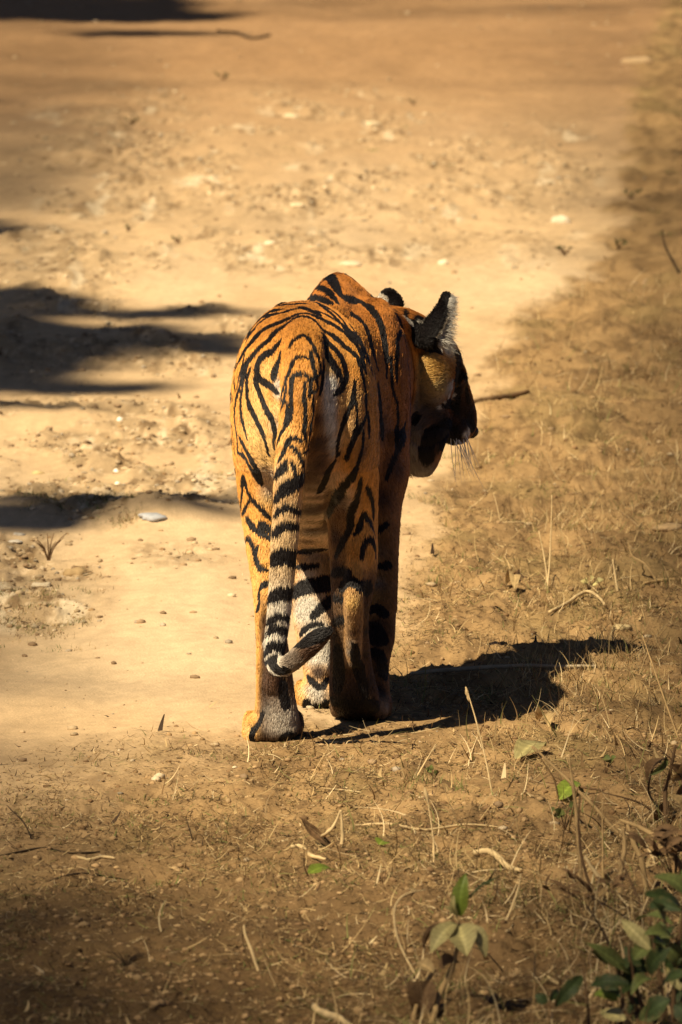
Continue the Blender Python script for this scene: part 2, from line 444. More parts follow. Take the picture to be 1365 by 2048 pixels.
# torso, rump to chest
loft([ringY(14.675, 570, 640, 745, 880), ringY(14.70, 538, 672, 712, 925), ringY(14.76, 500, 708, 668, 975), ringY(14.86, 471, 736, 628, 1010),
      ringY(14.98, 464, 748, 604, 1040), ringY(15.10, 482, 734, 606, 1050), ringY(15.24, 505, 738, 616, 1080),
      ringY(15.38, 525, 780, 606, 1110), ringY(15.50, 548, 816, 588, 1100), ringY(15.66, 600, 818, 590, 1010), ringY(15.76, 650, 800, 630, 960)], n=40, e=2.25)
# withers and shoulder blades
loft([ringY(15.28, 630, 700, 610, 760), ringY(15.40, 588, 738, 574, 860), ringY(15.50, 580, 756, 552, 900), ringY(15.58, 590, 768, 545, 880),
      ringY(15.68, 630, 776, 562, 860), ringY(15.78, 680, 790, 590, 840)], n=30, e=1.6)
loft([(W(690, 640, 15.60), X_*.05, Z_*.065), (W(740, 665, 15.72), X_*.05, Z_*.055), (W(800, 690, 15.86), X_*.05, Z_*.055)], n=20)
ell(W(752, 800, 15.50), X_*.066, Y_*.12, Z_*.20)    # right shoulder
ell(W(570, 800, 15.50), X_*.06, Y_*.12, Z_*.19)
# haunches
ell(W(534, 825, 14.90), X_*.066, Y_*.18, Z_*.165)
ell(W(692, 835, 14.90), X_*.060, Y_*.18, Z_*.165)
# neck towards the head
HC = W(808, 716, 15.89)                             # skull centre
yaw, pit = math.radians(63), math.radians(42)
hf = np.array([math.sin(yaw)*math.cos(pit), math.cos(yaw)*math.cos(pit), -math.sin(pit)])
hr = np.array([math.cos(yaw), -math.sin(yaw), 0])
hu = np.cross(hr, hf)
def H(f, r, u): return HC + hf*f + hr*r + hu*u
loft([ (W(700, 740, 15.58), X_*.115, Z_*.155), (W(735, 748, 15.68), X_*.085, Z_*.135+Y_*.02), (W(770, 748, 15.79), X_*.062-Y_*.02, Z_*.118+Y_*.03),
       (W(805, 750, 15.87), X_*.055-Y_*.03, Z_*.10+Y_*.03)], n=28)
# head
ell(HC, hf*.115, hr*.088, hu*.088)
ell(H(.035, 0, .012), hf*.09, hr*.082, hu*.08)
loft([(H(.02, 0, .02), hr*.07, hu*.06), (H(.09, 0, .018), hr*.056, hu*.056), (H(.14, 0, .004), hr*.045, hu*.048), (H(.185, 0, -.010), hr*.037, hu*.038),
      (H(.212, 0, -.02), hr*.026, hu*.024)], n=22)                                      # bridge and muzzle
for s in (1, -1):
    ell(H(.165, s*.026, -.040), hf*.042, hr*.03, hu*.03)      # whisker pads
    ell(H(.075, s*.05, .038), hf*.035, hr*.022, hu*.02)       # brow
    ell(H(.03, s*.068, -.03), hf*.07, hr*.034, hu*.062)       # cheek
    ell(H(-.005, s*.075, -.075), hf*.055, hr*.032, hu*.065)   # ruff
loft([(H(.0, 0, -.055), hr*.06, hu*.05), (H(.08, 0, -.075), hr*.045, hu*.032), (H(.135, 0, -.088), hr*.032, hu*.022), (H(.16, 0, -.085), hr*.022, hu*.016)], n=20)  # lower jaw
loft([ringZ(770, 822, 890, 15.86, .04), ringZ(820, 812, 900, 15.85, .05), ringZ(860, 808, 898, 15.84, .055), ringZ(895, 808, 886, 15.84, .05), ringZ(922, 812, 877, 15.84, .04), ringZ(942, 822, 866, 15.84, .026), ringZ(950, 832, 856, 15.84, .012)], n=22)
ell(W(868, 752, 15.86), X_*.040+Y_*.012, Y_*.088, Z_*.072)
ell(W(893, 735, 15.88), X_*.026+Y_*.012, Y_*.07, Z_*.05)
# ears: thin cupped shells
def ear(base, up, wid, nrm, w, h, prof=((-.25, .8), (0, .95), (.3, 1.0), (.6, .86), (.85, .55), (1.0, .2))):
    up, wid, nrm = [np.asarray(v)/np.linalg.norm(v) for v in (up, wid, nrm)]
    rings = []
    for t, k in prof:
        rings.append((np.asarray(base)+up*h*t + nrm*(.012*math.sin(max(t, 0)*3)), wid*w*k, nrm*(.015 if t < 0 else .009)))
    loft(rings, n=18, sub=4)
    return np.asarray(base), up, wid, nrm
earL = ear(W(775, 630, 15.97), (.06, .0, 1), (.95, -.3, 0), (.3, .95, 0), .033, .053)
earR = ear(W(856, 668, 15.80), (.42, .05, 1), (.50, -.85, -.1), (.85, .50, -.1), .036, .094, ((-.28, .95), (0, 1.12), (.25, 1.05), (.5, .82), (.75, .5), (.92, .24), (1.0, .12)))

# hind legs
def paw(c, w, l, yaw_=0, toes=4, h=.032, drop=0):
    """a paw resting at ground point c, w wide, l long, pointing away"""
    c = np.asarray(c, float); fy = np.array([math.sin(yaw_), math.cos(yaw_), 0]); fx = np.array([math.cos(yaw_), -math.sin(yaw_), 0])
    ell(c + Z_*.027 + fy*l*.30, fx*w*.46, fy*l*.40, Z_*.030)
    ell(c + Z_*.020 + fy*l*.10, fx*w*.43, fy*l*.20, Z_*.022)
    for k in range(toes):
        a = (k-1.5)/1.5
        ell(c + fx*w*.37*a + fy*l*(.72-.12*abs(a)) + Z_*.022, fx*w*.145, fy*l*.26, Z_*.025)
loft([ringZ(790, 470, 604, 14.90, .14), ringZ(870, 465, 600, 14.91, .16), ringZ(950, 474, 590, 14.92, .14), ringZ(1030, 485, 578, 14.89, .105), ringZ(1100, 496, 573, 14.83, .075),
      ringZ(1160, 505, 570, 14.775, .055), ringZ(1215, 511, 569, 14.725, .042, .01), ringZ(1270, 514, 572, 14.72, .034), ringZ(1330, 514, 582, 14.728, .032),
      ringZ(1395, 513, 590, 14.735, .034), ringZ(1435, 508, 598, 14.745, .045), ringZ(1462, 498, 602, 14.76, .05)], n=26)
p = W(546, 1489, 14.70); paw((p[0], 14.715, 0), .108, .15)
ell(W(512, 1462, 14.74), X_*.024, Y_*.035, Z_*.026)
loft([ringZ(790, 636, 752, 14.90, .14), ringZ(870, 640, 757, 14.92, .15), ringZ(950, 648, 756, 14.96, .13), ringZ(1030, 655, 754, 14.99, .10), ringZ(1090, 660, 754, 14.98, .08),
      ringZ(1140, 663, 753, 14.96, .062), ringZ(1185, 665, 745, 14.945, .05), ringZ(1230, 665, 736, 14.945, .042), ringZ(1285, 662, 738, 14.965, .036),
      ringZ(1340, 661, 745, 14.985, .036), ringZ(1385, 660, 756, 15.00, .04), ringZ(1412, 664, 758, 15.01, .036), ringZ(1428, 680, 752, 15.03, .03)], n=26)
loft([ringZ(1040, 692, 742, 14.925, .03), ringZ(1110, 694, 736, 14.915, .03), ringZ(1165, 692, 730, 14.895, .028), ringZ(1205, 690, 726, 14.892, .028), ringZ(1250, 690, 724, 14.912, .022), ringZ(1330, 692, 722, 14.945, .018)], n=16)
ell(W(724, 1088, 14.93), X_*.024, Y_*.035, Z_*.055)
loft([ringZ(1120, 520, 556, 14.765, .03), ringZ(1180, 522, 552, 14.715, .028), ringZ(1215, 522, 554, 14.695, .026), ringZ(1260, 526, 556, 14.695, .02), ringZ(1380, 530, 562, 14.708, .016)], n=16)
for k in range(4):
    ell(W(676+k*23, 1414+[0, 8, 10, 4][k], 15.055), X_*.0135, Y_*.03, Z_*.018+Y_*.004)
# front legs
loft([ringZ(860, 566, 690, 15.46, .11), ringZ(950, 574, 688, 15.44, .09), ringZ(1050, 582, 680, 15.40, .068), ringZ(1130, 583, 674, 15.36, .055), ringZ(1210, 584, 670, 15.32, .046),
      ringZ(1270, 594, 668, 15.29, .040), ringZ(1330, 606, 666, 15.265, .034), ringZ(1362, 610, 664, 15.255, .032), ringZ(1392, 602, 666, 15.26, .036), ringZ(1408, 598, 670, 15.27, .04)], n=24)
ell(W(640, 1345, 15.235), X_*.017, Y_*.016, Z_*.024)           # carpal pad
p = W(634, 1418, 15.2); paw((p[0], 15.215, 0), .082, .13)
loft([ringZ(860, 690, 812, 15.46, .11), ringZ(940, 700, 818, 15.43, .095), ringZ(1010, 708, 803, 15.39, .08), ringZ(1080, 712, 797, 15.33, .062), ringZ(1150, 714, 795, 15.26, .052),
      ringZ(1220, 716, 792, 15.18, .045), ringZ(1275, 718, 789, 15.12, .04, .01), ringZ(1305, 720, 782, 15.10, .034, .01), ringZ(1340, 726, 777, 15.095, .028), ringZ(1385, 724, 779, 15.085, .028),
      ringZ(1420, 722, 780, 15.075, .034)], n=24)
p = W(750, 1446, 15.0); paw((p[0], 15.03, 0), .062, .11)

# tail
TAILPX = [(606, 655, 14.90, 40), (606, 690, 14.745, 42), (604, 735, 14.685, 39), (598, 790, 14.650, 34.5), (594, 840, 14.636, 33), (585, 895, 14.622, 31), (579, 950, 14.607, 28.5),
          (575, 1010, 14.603, 26.5), (570, 1070, 14.60, 25.5), (566, 1130, 14.60, 24), (561, 1190, 14.598, 22.5), (557, 1240, 14.595, 21.5), (551, 1285, 14.59, 20),
          (549, 1318, 14.583, 18.5), (561, 1335, 14.57, 17.5), (583, 1324, 14.558, 18), (606, 1304, 14.553, 19), (632, 1281, 14.55, 18.5), (652, 1265, 14.548, 12), (660, 1258, 14.548, 4)]
TV, TF = [], []
tp = np.array([W(a, b, Y) for a, b, Y, r in TAILPX]); trd = np.array([r*px2m(14.6) for *_, r in TAILPX])
tc = catmull(np.c_[tp, trd], 6)
tg = np.gradient(tc[:, :3], axis=0); tg /= np.linalg.norm(tg, axis=1)[:, None]
rings = []
for c_, t_ in zip(tc, tg):
    v = np.cross(t_, X_*.9+Z_*.3) if abs(t_[0]) < .7 else np.cross(t_, Z_); v /= np.linalg.norm(v)
    v = Y_ - t_*t_[1]; v /= np.linalg.norm(v)
    u = np.cross(t_, v)
    rings.append((c_[:3], u*c_[3], v*c_[3]*.92))
loft(rings, n=20, sub=1, store=(TV, TF))

def assemble(VL, FL):
    base = 0; V = []; Q = []; T = []
    for v, (q, t) in zip(VL, FL):
        V.append(v); Q.append(q+base); T.append(t+base); base += len(v)
    return np.vstack(V), [np.vstack(Q), np.vstack(T)]
def remeshed(name, V, Fl, vox, smooth_it):
    o = new_mesh(name, V, Fl)
    m = o.modifiers.new('r', 'REMESH'); m.mode = 'VOXEL'; m.voxel_size = vox; m.adaptivity = 0
    s = o.modifiers.new('s', 'SMOOTH'); s.factor = .5; s.iterations = smooth_it
    dg = bpy.context.evaluated_depsgraph_get()
    me = bpy.data.meshes.new_from_object(o.evaluated_get(dg))
    bpy.data.objects.remove(o)
    return me
V1, F1 = assemble(PARTV, PARTF)
me_notail = remeshed('tmp_a', V1, F1, .008, 6)       # for laying stripes on the body behind the tail
V2, F2 = assemble(PARTV+TV, PARTF+TF)
me_body = remeshed('tmp_b', V2, F2, .0055, 7)

def arrs(me):
    n = len(me.vertices); co = np.empty(n*3, np.float32); no = np.empty(n*3, np.float32)
    me.vertices.foreach_get('co', co); me.vertices.foreach_get('normal', no)
    return co.reshape(-1, 3).astype(float), no.reshape(-1, 3).astype(float)
def bvh_of(V, Fl):
    return BVHTree.FromPolygons([tuple(v) for v in V], [tuple(f) for F_ in Fl for f in F_])
VT, FT = assemble(TV, TF)
bvh_tail = bvh_of(VT, FT)
bvh_body = BVHTree.FromPolygons([v.co[:] for v in me_notail.vertices], [p_.vertices[:] for p_ in me_notail.polygons])
CAMP = Vector((0, 0, CAM_H))
def land(px, py, part):
    """photo pixel -> point on the animal's skin"""
    d = Vector(ray(px, py)).normalized()
    b = bvh_tail if part == 't' else bvh_body
    h = b.ray_cast(CAMP, d)
    if h[0] is not None: return np.array(h[0])
    best = None
    for Y in ((14.6,) if part == 't' else (14.75, 14.95, 15.2, 15.5, 15.85)):
        n_ = b.find_nearest(Vector(W(px, py, Y)))
        if n_[0] is not None and (best is None or n_[3] < best[1]): best = (np.array(n_[0]), n_[3])
    return best[0]

# stripes: polylines read off the animal, (zoom, width, points); every one is laid on the skin and kept there in 3D
Z1 = (430, 520, 4.55); Z2 = (700, 530, 4.55); Z3 = (450, 940, 3.4125)
STR = [
 # withers
 (Z1, 'b', 18, [(700, 355), (790, 282), (880, 252), (960, 257), (1030, 292), (1080, 350), (1108, 400)]),
 (Z1, 'b', 32, [(860, 195), (950, 142), (1040, 152), (1080, 205), (1112, 275), (1150, 342), (1230, 362), (1300, 372), (1365, 410)]),
 (Z1, 'b', 18, [(830, 355), (900, 338), (980, 360), (1060, 410)]),
 # croup
 (Z1, 'b', 20, [(480, 428), (560, 390), (640, 372), (760, 370), (870, 378), (960, 412), (1080, 480), (1160, 560), (1230, 660), (1300, 760), (1365, 860)]),
 (Z1, 'b', 24, [(480, 440), (560, 424), (680, 410), (770, 402)]),
 (Z1, 'b', 28, [(290, 645), (330, 570), (400, 512), (480, 482), (600, 460)]),
 (Z1, 'b', 20, [(250, 730), (300, 640), (380, 560), (450, 520), (560, 500), (640, 480), (700, 460), (760, 452)]),
 (Z1, 'b', 30, [(780, 435), (850, 462), (900, 482), (940, 505)]),
 (Z1, 'b', 24, [(920, 470), (1010, 505), (1080, 545), (1170, 600), (1250, 670), (1310, 760), (1360, 850)]),
 (Z1, 'b', 30, [(195, 1180), (188, 1100), (200, 1000), (240, 900), (300, 800), (370, 720), (420, 660), (500, 610), (600, 572), (700, 532), (800, 510), (900, 522), (1000, 560), (1100, 612), (1200, 680), (1290, 790), (1365, 900)]),
 (Z1, 'b', 34, [(215, 1740), (212, 1620), (195, 1500), (190, 1400), (200, 1270), (230, 1180), (252, 1080), (285, 960), (330, 900), (370, 850), (420, 790), (490, 740), (540, 675), (600, 630), (700, 590), (790, 555), (870, 585), (950, 640), (1050, 685), (1100, 732), (1180, 790), (1260, 855), (1330, 940), (1365, 1020)]),
 (Z1, 'b', 22, [(215, 830), (260, 740), (320, 680), (370, 640)]),
 (Z1, 'b', 40, [(620, 740), (570, 785), (520, 840), (450, 872), (410, 920), (388, 1000), (412, 1080), (470, 1122), (520, 1152), (572, 1205)]),
 (Z1, 'b', 38, [(386, 1000), (376, 1100), (400, 1170), (440, 1270), (482, 1370), (530, 1460), (550, 1560), (545, 1700)]),
 (Z1, 'b', 30, [(330, 985), (300, 1080), (300, 1200), (320, 1320), (370, 1425), (420, 1530), (462, 1640), (492, 1760)]),
 (Z1, 'b', 26, [(302, 980), (270, 1080), (252, 1200), (242, 1300), (250, 1420), (275, 1520), (300, 1620)]),
 (Z1, 'b', 26, [(165, 1180), (158, 1300), (155, 1400)]),
 (Z1, 'b', 16, [(140, 1350), (160, 1480), (175, 1600), (190, 1750)]),
 (Z1, 'b', 30, [(230, 1600), (270, 1680), (330, 1800), (380, 1900), (430, 2030)]),
 (Z1, 'b', 26, [(215, 1740), (280, 1790), (330, 1890), (390, 1985), (430, 2048)]),
 (Z1, 'b', 24, [(245, 2048), (265, 1960), (300, 2048)]),
 (Z1, 'b', 22, [(560, 500), (480, 530), (400, 590), (340, 670), (300, 740)]),
 (Z1, 'b', 24, [(175, 1010), (190, 900), (230, 790)]),
 (Z1, 'b', 20, [(280, 860), (262, 950), (232, 1060), (212, 1160)]),
 (Z1, 'b', 22, [(960, 420), (1060, 500), (1150, 590), (1220, 690), (1290, 800)]),
 (Z1, 'b', 24, [(1010, 660), (1090, 700), (1170, 770), (1240, 830)]),
 (Z1, 'b', 22, [(1280, 700), (1330, 800), (1362, 900)]),
 (Z1, 'b', 22, [(1180, 640), (1260, 740), (1320, 850), (1355, 960)]),
 # tail root chevrons
 (Z1, 'b', 46, [(680, 800), (640, 860), (590, 930), (560, 990), (540, 1070)]),
 (Z1, 'bt', 38, [(685, 790), (705, 755), (760, 702), (820, 692), (870, 742), (925, 860), (958, 980), (965, 1100), (950, 1220)]),
 (Z1, 'bt', 40, [(868, 830), (890, 950), (920, 1080), (942, 1190)]),
 (Z1, 't', 30, [(860, 895), (760, 885), (712, 930), (690, 1000), (650, 1100), (620, 1200), (602, 1300), (590, 1400), (575, 1480)]),
 (Z1, 't', 34, [(860, 1085), (820, 1042), (760, 1030), (712, 1060), (700, 1150), (700, 1300), (690, 1420), (650, 1500), (600, 1600), (570, 1700), (562, 1760)]),
 (Z1, 't', 28, [(860, 1080), (882, 1200), (890, 1350), (870, 1500), (850, 1650), (842, 1750)]),
 (Z1, 't', 38, [(820, 1110), (815, 1250), (825, 1400), (815, 1550), (832, 1660)]),
 (Z1, 't', 24, [(660, 1130), (640, 1250), (610, 1350)]),
 (Z1, 't', 30, [(590, 1830), (620, 1770), (645, 1700), (690, 1625), (740, 1610), (790, 1640)]),
 (Z1, 't', 32, [(700, 1690), (760, 1760), (800, 1860), (820, 1960)]),
 (Z1, 't', 42, [(552, 1970), (600, 1890), (655, 1825)]),
 (Z1, 't', 34, [(700, 1830), (720, 1890), (742, 1950)]),
 (Z1, 't', 60, [(600, 2060), (680, 2020), (760, 1965), (830, 1940)]),
 # tail rings
 (Z3, 't', 62, [(345, 210), (380, 160), (450, 115), (540, 60)]),
 (Z3, 't', 40, [(350, 40), (380, 10), (420, -20)]),
 (Z3, 't', 44, [(338, 320), (390, 268), (450, 255), (520, 290)]),
 (Z3, 't', 60, [(330, 440), (390, 390), (450, 378), (520, 390)]),
 (Z3, 't', 120, [(320, 615), (400, 585), (500, 610)]),
 (Z3, 't', 92, [(305, 880), (380, 840), (480, 840)]),
 (Z3, 't', 50, [(295, 1050), (360, 998), (450, 1010)]),
 (Z3, 't', 46, [(285, 1120), (345, 1078), (440, 1100)]),
 (Z3, 't', 62, [(270, 1260), (320, 1195), (380, 1205), (430, 1180)]),
 (Z3, 't', 26, [(262, 1340), (300, 1290), (345, 1270)]),
 (Z3, 't', 52, [(335, 1275), (330, 1330), (370, 1370), (430, 1370)]),
 (Z3, 't', 66, [(430, 1150), (450, 1230), (400, 1240)]),
 (Z3, 't', 100, [(480, 1200), (560, 1160), (640, 1120), (700, 1085)]),
 # right haunch
 (Z1, 'b', 54, [(925, 670), (960, 740), (1010, 850), (1060, 925), (1110, 1005), (1142, 1080)]),
 (Z1, 'b', 38, [(975, 690), (1050, 780), (1120, 850), (1170, 950), (1188, 1050), (1160, 1150), (1085, 1215)]),
 (Z1, 'b', 34, [(1275, 1110), (1250, 1280), (1200, 1400), (1150, 1530), (1120, 1640), (1120, 1780)]),
 (Z1, 'b', 34, [(1365, 1430), (1300, 1550), (1240, 1680), (1200, 1800)]),
 (Z1, 'b', 26, [(1290, 900), (1335, 1040), (1365, 1200), (1375, 1400)]),
 (Z1, 'b', 40, [(1095, 1820), (1040, 1900), (1000, 2000), (960, 2100)]),
 (Z2, 'b', 30, [(120, 1500), (110, 1650), (70, 1800), (30, 1950)]),
 (Z2, 'b', 34, [(500, 1420), (470, 1600), (400, 1750), (330, 1950)]),
 (Z2, 'b', 24, [(30, 1180), (60, 1320), (50, 1480), (10, 1600)]),
 (Z2, 'b', 26, [(130, 1250), (160, 1400), (170, 1560)]),
 (Z3, 'b', 24, [(960, 100), (1000, 200), (1010, 320)]),
 # near hind leg
 (Z3, 'b', 22, [(110, 330), (120, 200), (135, 75), (150, 110), (180, 180), (220, 232), (270, 290), (312, 330)]),
 (Z3, 'b', 20, [(110, 330), (140, 270), (178, 195)]),
 (Z3, 'b', 28, [(150, 318), (180, 370), (230, 420), (280, 452), (335, 485)]),
 (Z3, 'b', 42, [(240, 372), (280, 392), (335, 425)]),
 (Z3, 'b', 20, [(145, 540), (150, 482), (166, 466), (195, 510), (220, 610), (250, 670), (318, 695)]),
 (Z3, 'b', 26, [(225, 965), (245, 900), (240, 840), (252, 800), (290, 776), (325, 770)]),
 (Z3, 'b', 16, [(198, 820), (205, 935)]),
 (Z3, 'b', 46, [(392, 1440), (400, 1500), (416, 1610)]),
 (Z3, 'b', 24, [(262, 1650), (240, 1720), (190, 1800), (200, 1860)]),
 (Z3, 'b', 26, [(380, 1822), (440, 1800), (500, 1815)]),
 # far hind leg
 (Z3, 'b', 34, [(702, 320), (740, 232), (800, 122), (862, 40), (890, -20)]),
 (Z3, 'b', 40, [(762, 590), (802, 500), (850, 400), (862, 290), (900, 180), (922, 60)]),
 (Z3, 'b', 30, [(885, 440), (920, 382), (940, 295), (970, 332), (1000, 382), (1018, 450)]),
 (Z3, 'b', 30, [(932, 600), (950, 505), (990, 472), (1018, 520), (1022, 580)]),
 (Z3, 'b', 40, [(735, 705), (790, 690), (850, 705)]),
 (Z3, 'b', 52, [(800, 820), (850, 760), (930, 790), (990, 800)]),
 (Z3, 'b', 30, [(750, 870), (805, 880)]),
 (Z3, 'b', 38, [(750, 1035), (805, 1012)]),
 (Z3, 'b', 46, [(885, 1190), (900, 1300), (935, 1440), (960, 1560)]),
 (Z3, 'b', 60, [(770, 1200), (780, 1350), (770, 1500)]),
 (Z3, 'b', 60, [(735, 1570), (850, 1590), (985, 1590), (1040, 1620)]),
 # far fore leg
 (Z3, 'b', 24, [(1042, 430), (1070, 400), (1105, 368)]),
 (Z3, 'b', 36, [(1045, 655), (1085, 660), (1115, 640)]),
 (Z3, 'b', 50, [(992, 965), (1040, 945), (1085, 985)]),
 (Z3, 'b', 90, [(1000, 1080), (1050, 1150)]),
 (Z3, 'b', 60, [(1000, 1240), (1060, 1275), (1090, 1400)]),
 # near fore leg, seen between the hind legs
 (Z3, 'b', 22, [(480, 662), (550, 660), (635, 650)]),
 (Z3, 'b', 30, [(500, 565), (600, 548), (690, 540)]),
 (Z3, 'b', 80, [(465, 840), (560, 795), (640, 785), (725, 760)]),
 (Z3, 'b', 46, [(600, 1000), (660, 940), (728, 880)]),
 (Z3, 'b', 26, [(520, 1120), (590, 1062), (660, 1052)]),
 (Z3, 'b', 24, [(570, 1400), (610, 1460), (660, 1485), (700, 1420)]),
 (Z3, 'b', 34, [(515, 1600), (600, 1615), (710, 1610)]),
 # neck and shoulder
 (Z2, 'b', 38, [(-20, 315), (60, 322), (130, 362), (200, 420), (260, 500), (300, 620), (318, 760), (330, 900), (330, 1020)]),
 (Z2, 'b', 34, [(0, 450), (60, 482), (120, 540), (160, 625), (190, 740), (220, 850), (250, 950)]),
 (Z2, 'b', 34, [(0, 560), (60, 640), (118, 760), (165, 870), (200, 1000)]),
 (Z2, 'b', 32, [(395, 430), (440, 510), (452, 560), (450, 622), (428, 670), (428, 780), (420, 900), (422, 1060)]),
 (Z2, 'b', 28, [(370, 830), (375, 950), (382, 1080), (402, 1180), (430, 1280), (435, 1450), (420, 1600), (390, 1800)]),
 (Z2, 'b', 18, [(515, 432), (520, 515)]),
 (Z2, 'b', 60, [(250, 1100), (270, 1300), (290, 1550)]),
 # head
  (Z2, 'b', 60, [(720, 600), (735, 690), (745, 760)]),
 (Z2, 'b', 70, [(640, 520), (700, 600)]),
 (Z2, 'b', 60, [(890, 250), (840, 330), (780, 400), (700, 440)]),
 (Z2, 'b', 80, [(545, 1390), (600, 1390)]),
 (Z2, 'b', 95, [(800, 1490), (730, 1560), (700, 1680), (720, 1760)]),  # black stripe and the shaded fold of the ruff in one
 (Z2, 'b', 130, [(860, 1480), (900, 1580)]),
 (Z2, 'b', 60, [(850, 1255), (900, 1262), (940, 1320)]),
 (Z2, 'b', 60, [(990, 820), (968, 930), (965, 1060), (975, 1200), (970, 1330)]),
 (Z2, 'b', 36, [(1040, 940), (1055, 1100), (1075, 1250)]),
 (Z2, 'b', 60, [(1080, 1420), (1120, 1480)]),
 (Z2, 'b', 120, [(830, 1540), (880, 1600), (930, 1620)]),
 (Z1, 'b', 5, [(1475, 200), (1480, 190)]),
]
SEG = {'b': [], 't': []}
def fshort(P):
    n_ = bvh_body.find_nearest(Vector(P))[1]; v_ = (CAMP-Vector(P)).normalized()
    return min(2.3, max(1.0, 1/max(.05, n_.dot(v_)))**.75) if n_.z > .3 else min(1.5, max(1.0, 1/max(.05, n_.dot(v_)))**.4)
for zz, part, w, pts in STR:
    q = catmull(np.array(pts, float), 5)
    for pk in part:
        P3 = np.array([land(zz[0]+a/zz[2], zz[1]+b/zz[2], pk) for a, b in q])
        n_ = len(P3)
        for i in range(n_-1):
            A, B = P3[i], P3[i+1]
            dpx = math.hypot(*(q[i+1]-q[i]))/zz[2]*px2m(15)
            if np.linalg.norm(B-A) > 3*dpx+.05: B = A
            f0 = min(1, .55+2.2*min(i, n_-1-i)/n_)           # pointed ends
            fac = fshort(A) if pk == 'b' else 1.0
            SEG[pk].append((A, B, fac* w/zz[2]*px2m(float(A[1]))*(.66 if pk == 'b' and zz is not Z2 else .62 if pk == 'b' else .5)*f0+.0006))
def seg_dist(P, segs):
    """smallest (distance - half width) from each point to the stripes"""
    out = np.full(len(P), 9.0)
    A = np.array([s[0] for s in segs]); B = np.array([s[1] for s in segs]); Wd = np.array([s[2] for s in segs])
    for i in range(0, len(P), 20000):
        p_ = P[i:i+20000].astype(np.float32)
        best = np.full(len(p_), 9.0, np.float32)
        for a, b, w in zip(A.astype(np.float32), B.astype(np.float32), Wd):
            near = np.abs(p_[:, 2]-a[2]) < .06
            if not near.any(): continue
            pp = p_[near]; ab = b-a; L2 = float(ab@ab)+1e-12
            t = np.clip(((pp-a)@ab)/L2, 0, 1)
            d = np.sqrt(((pp-a-t[:, None]*ab)**2).sum(1)) - w
            best[near] = np.minimum(best[near], d)
        out[i:i+20000] = best
    return out

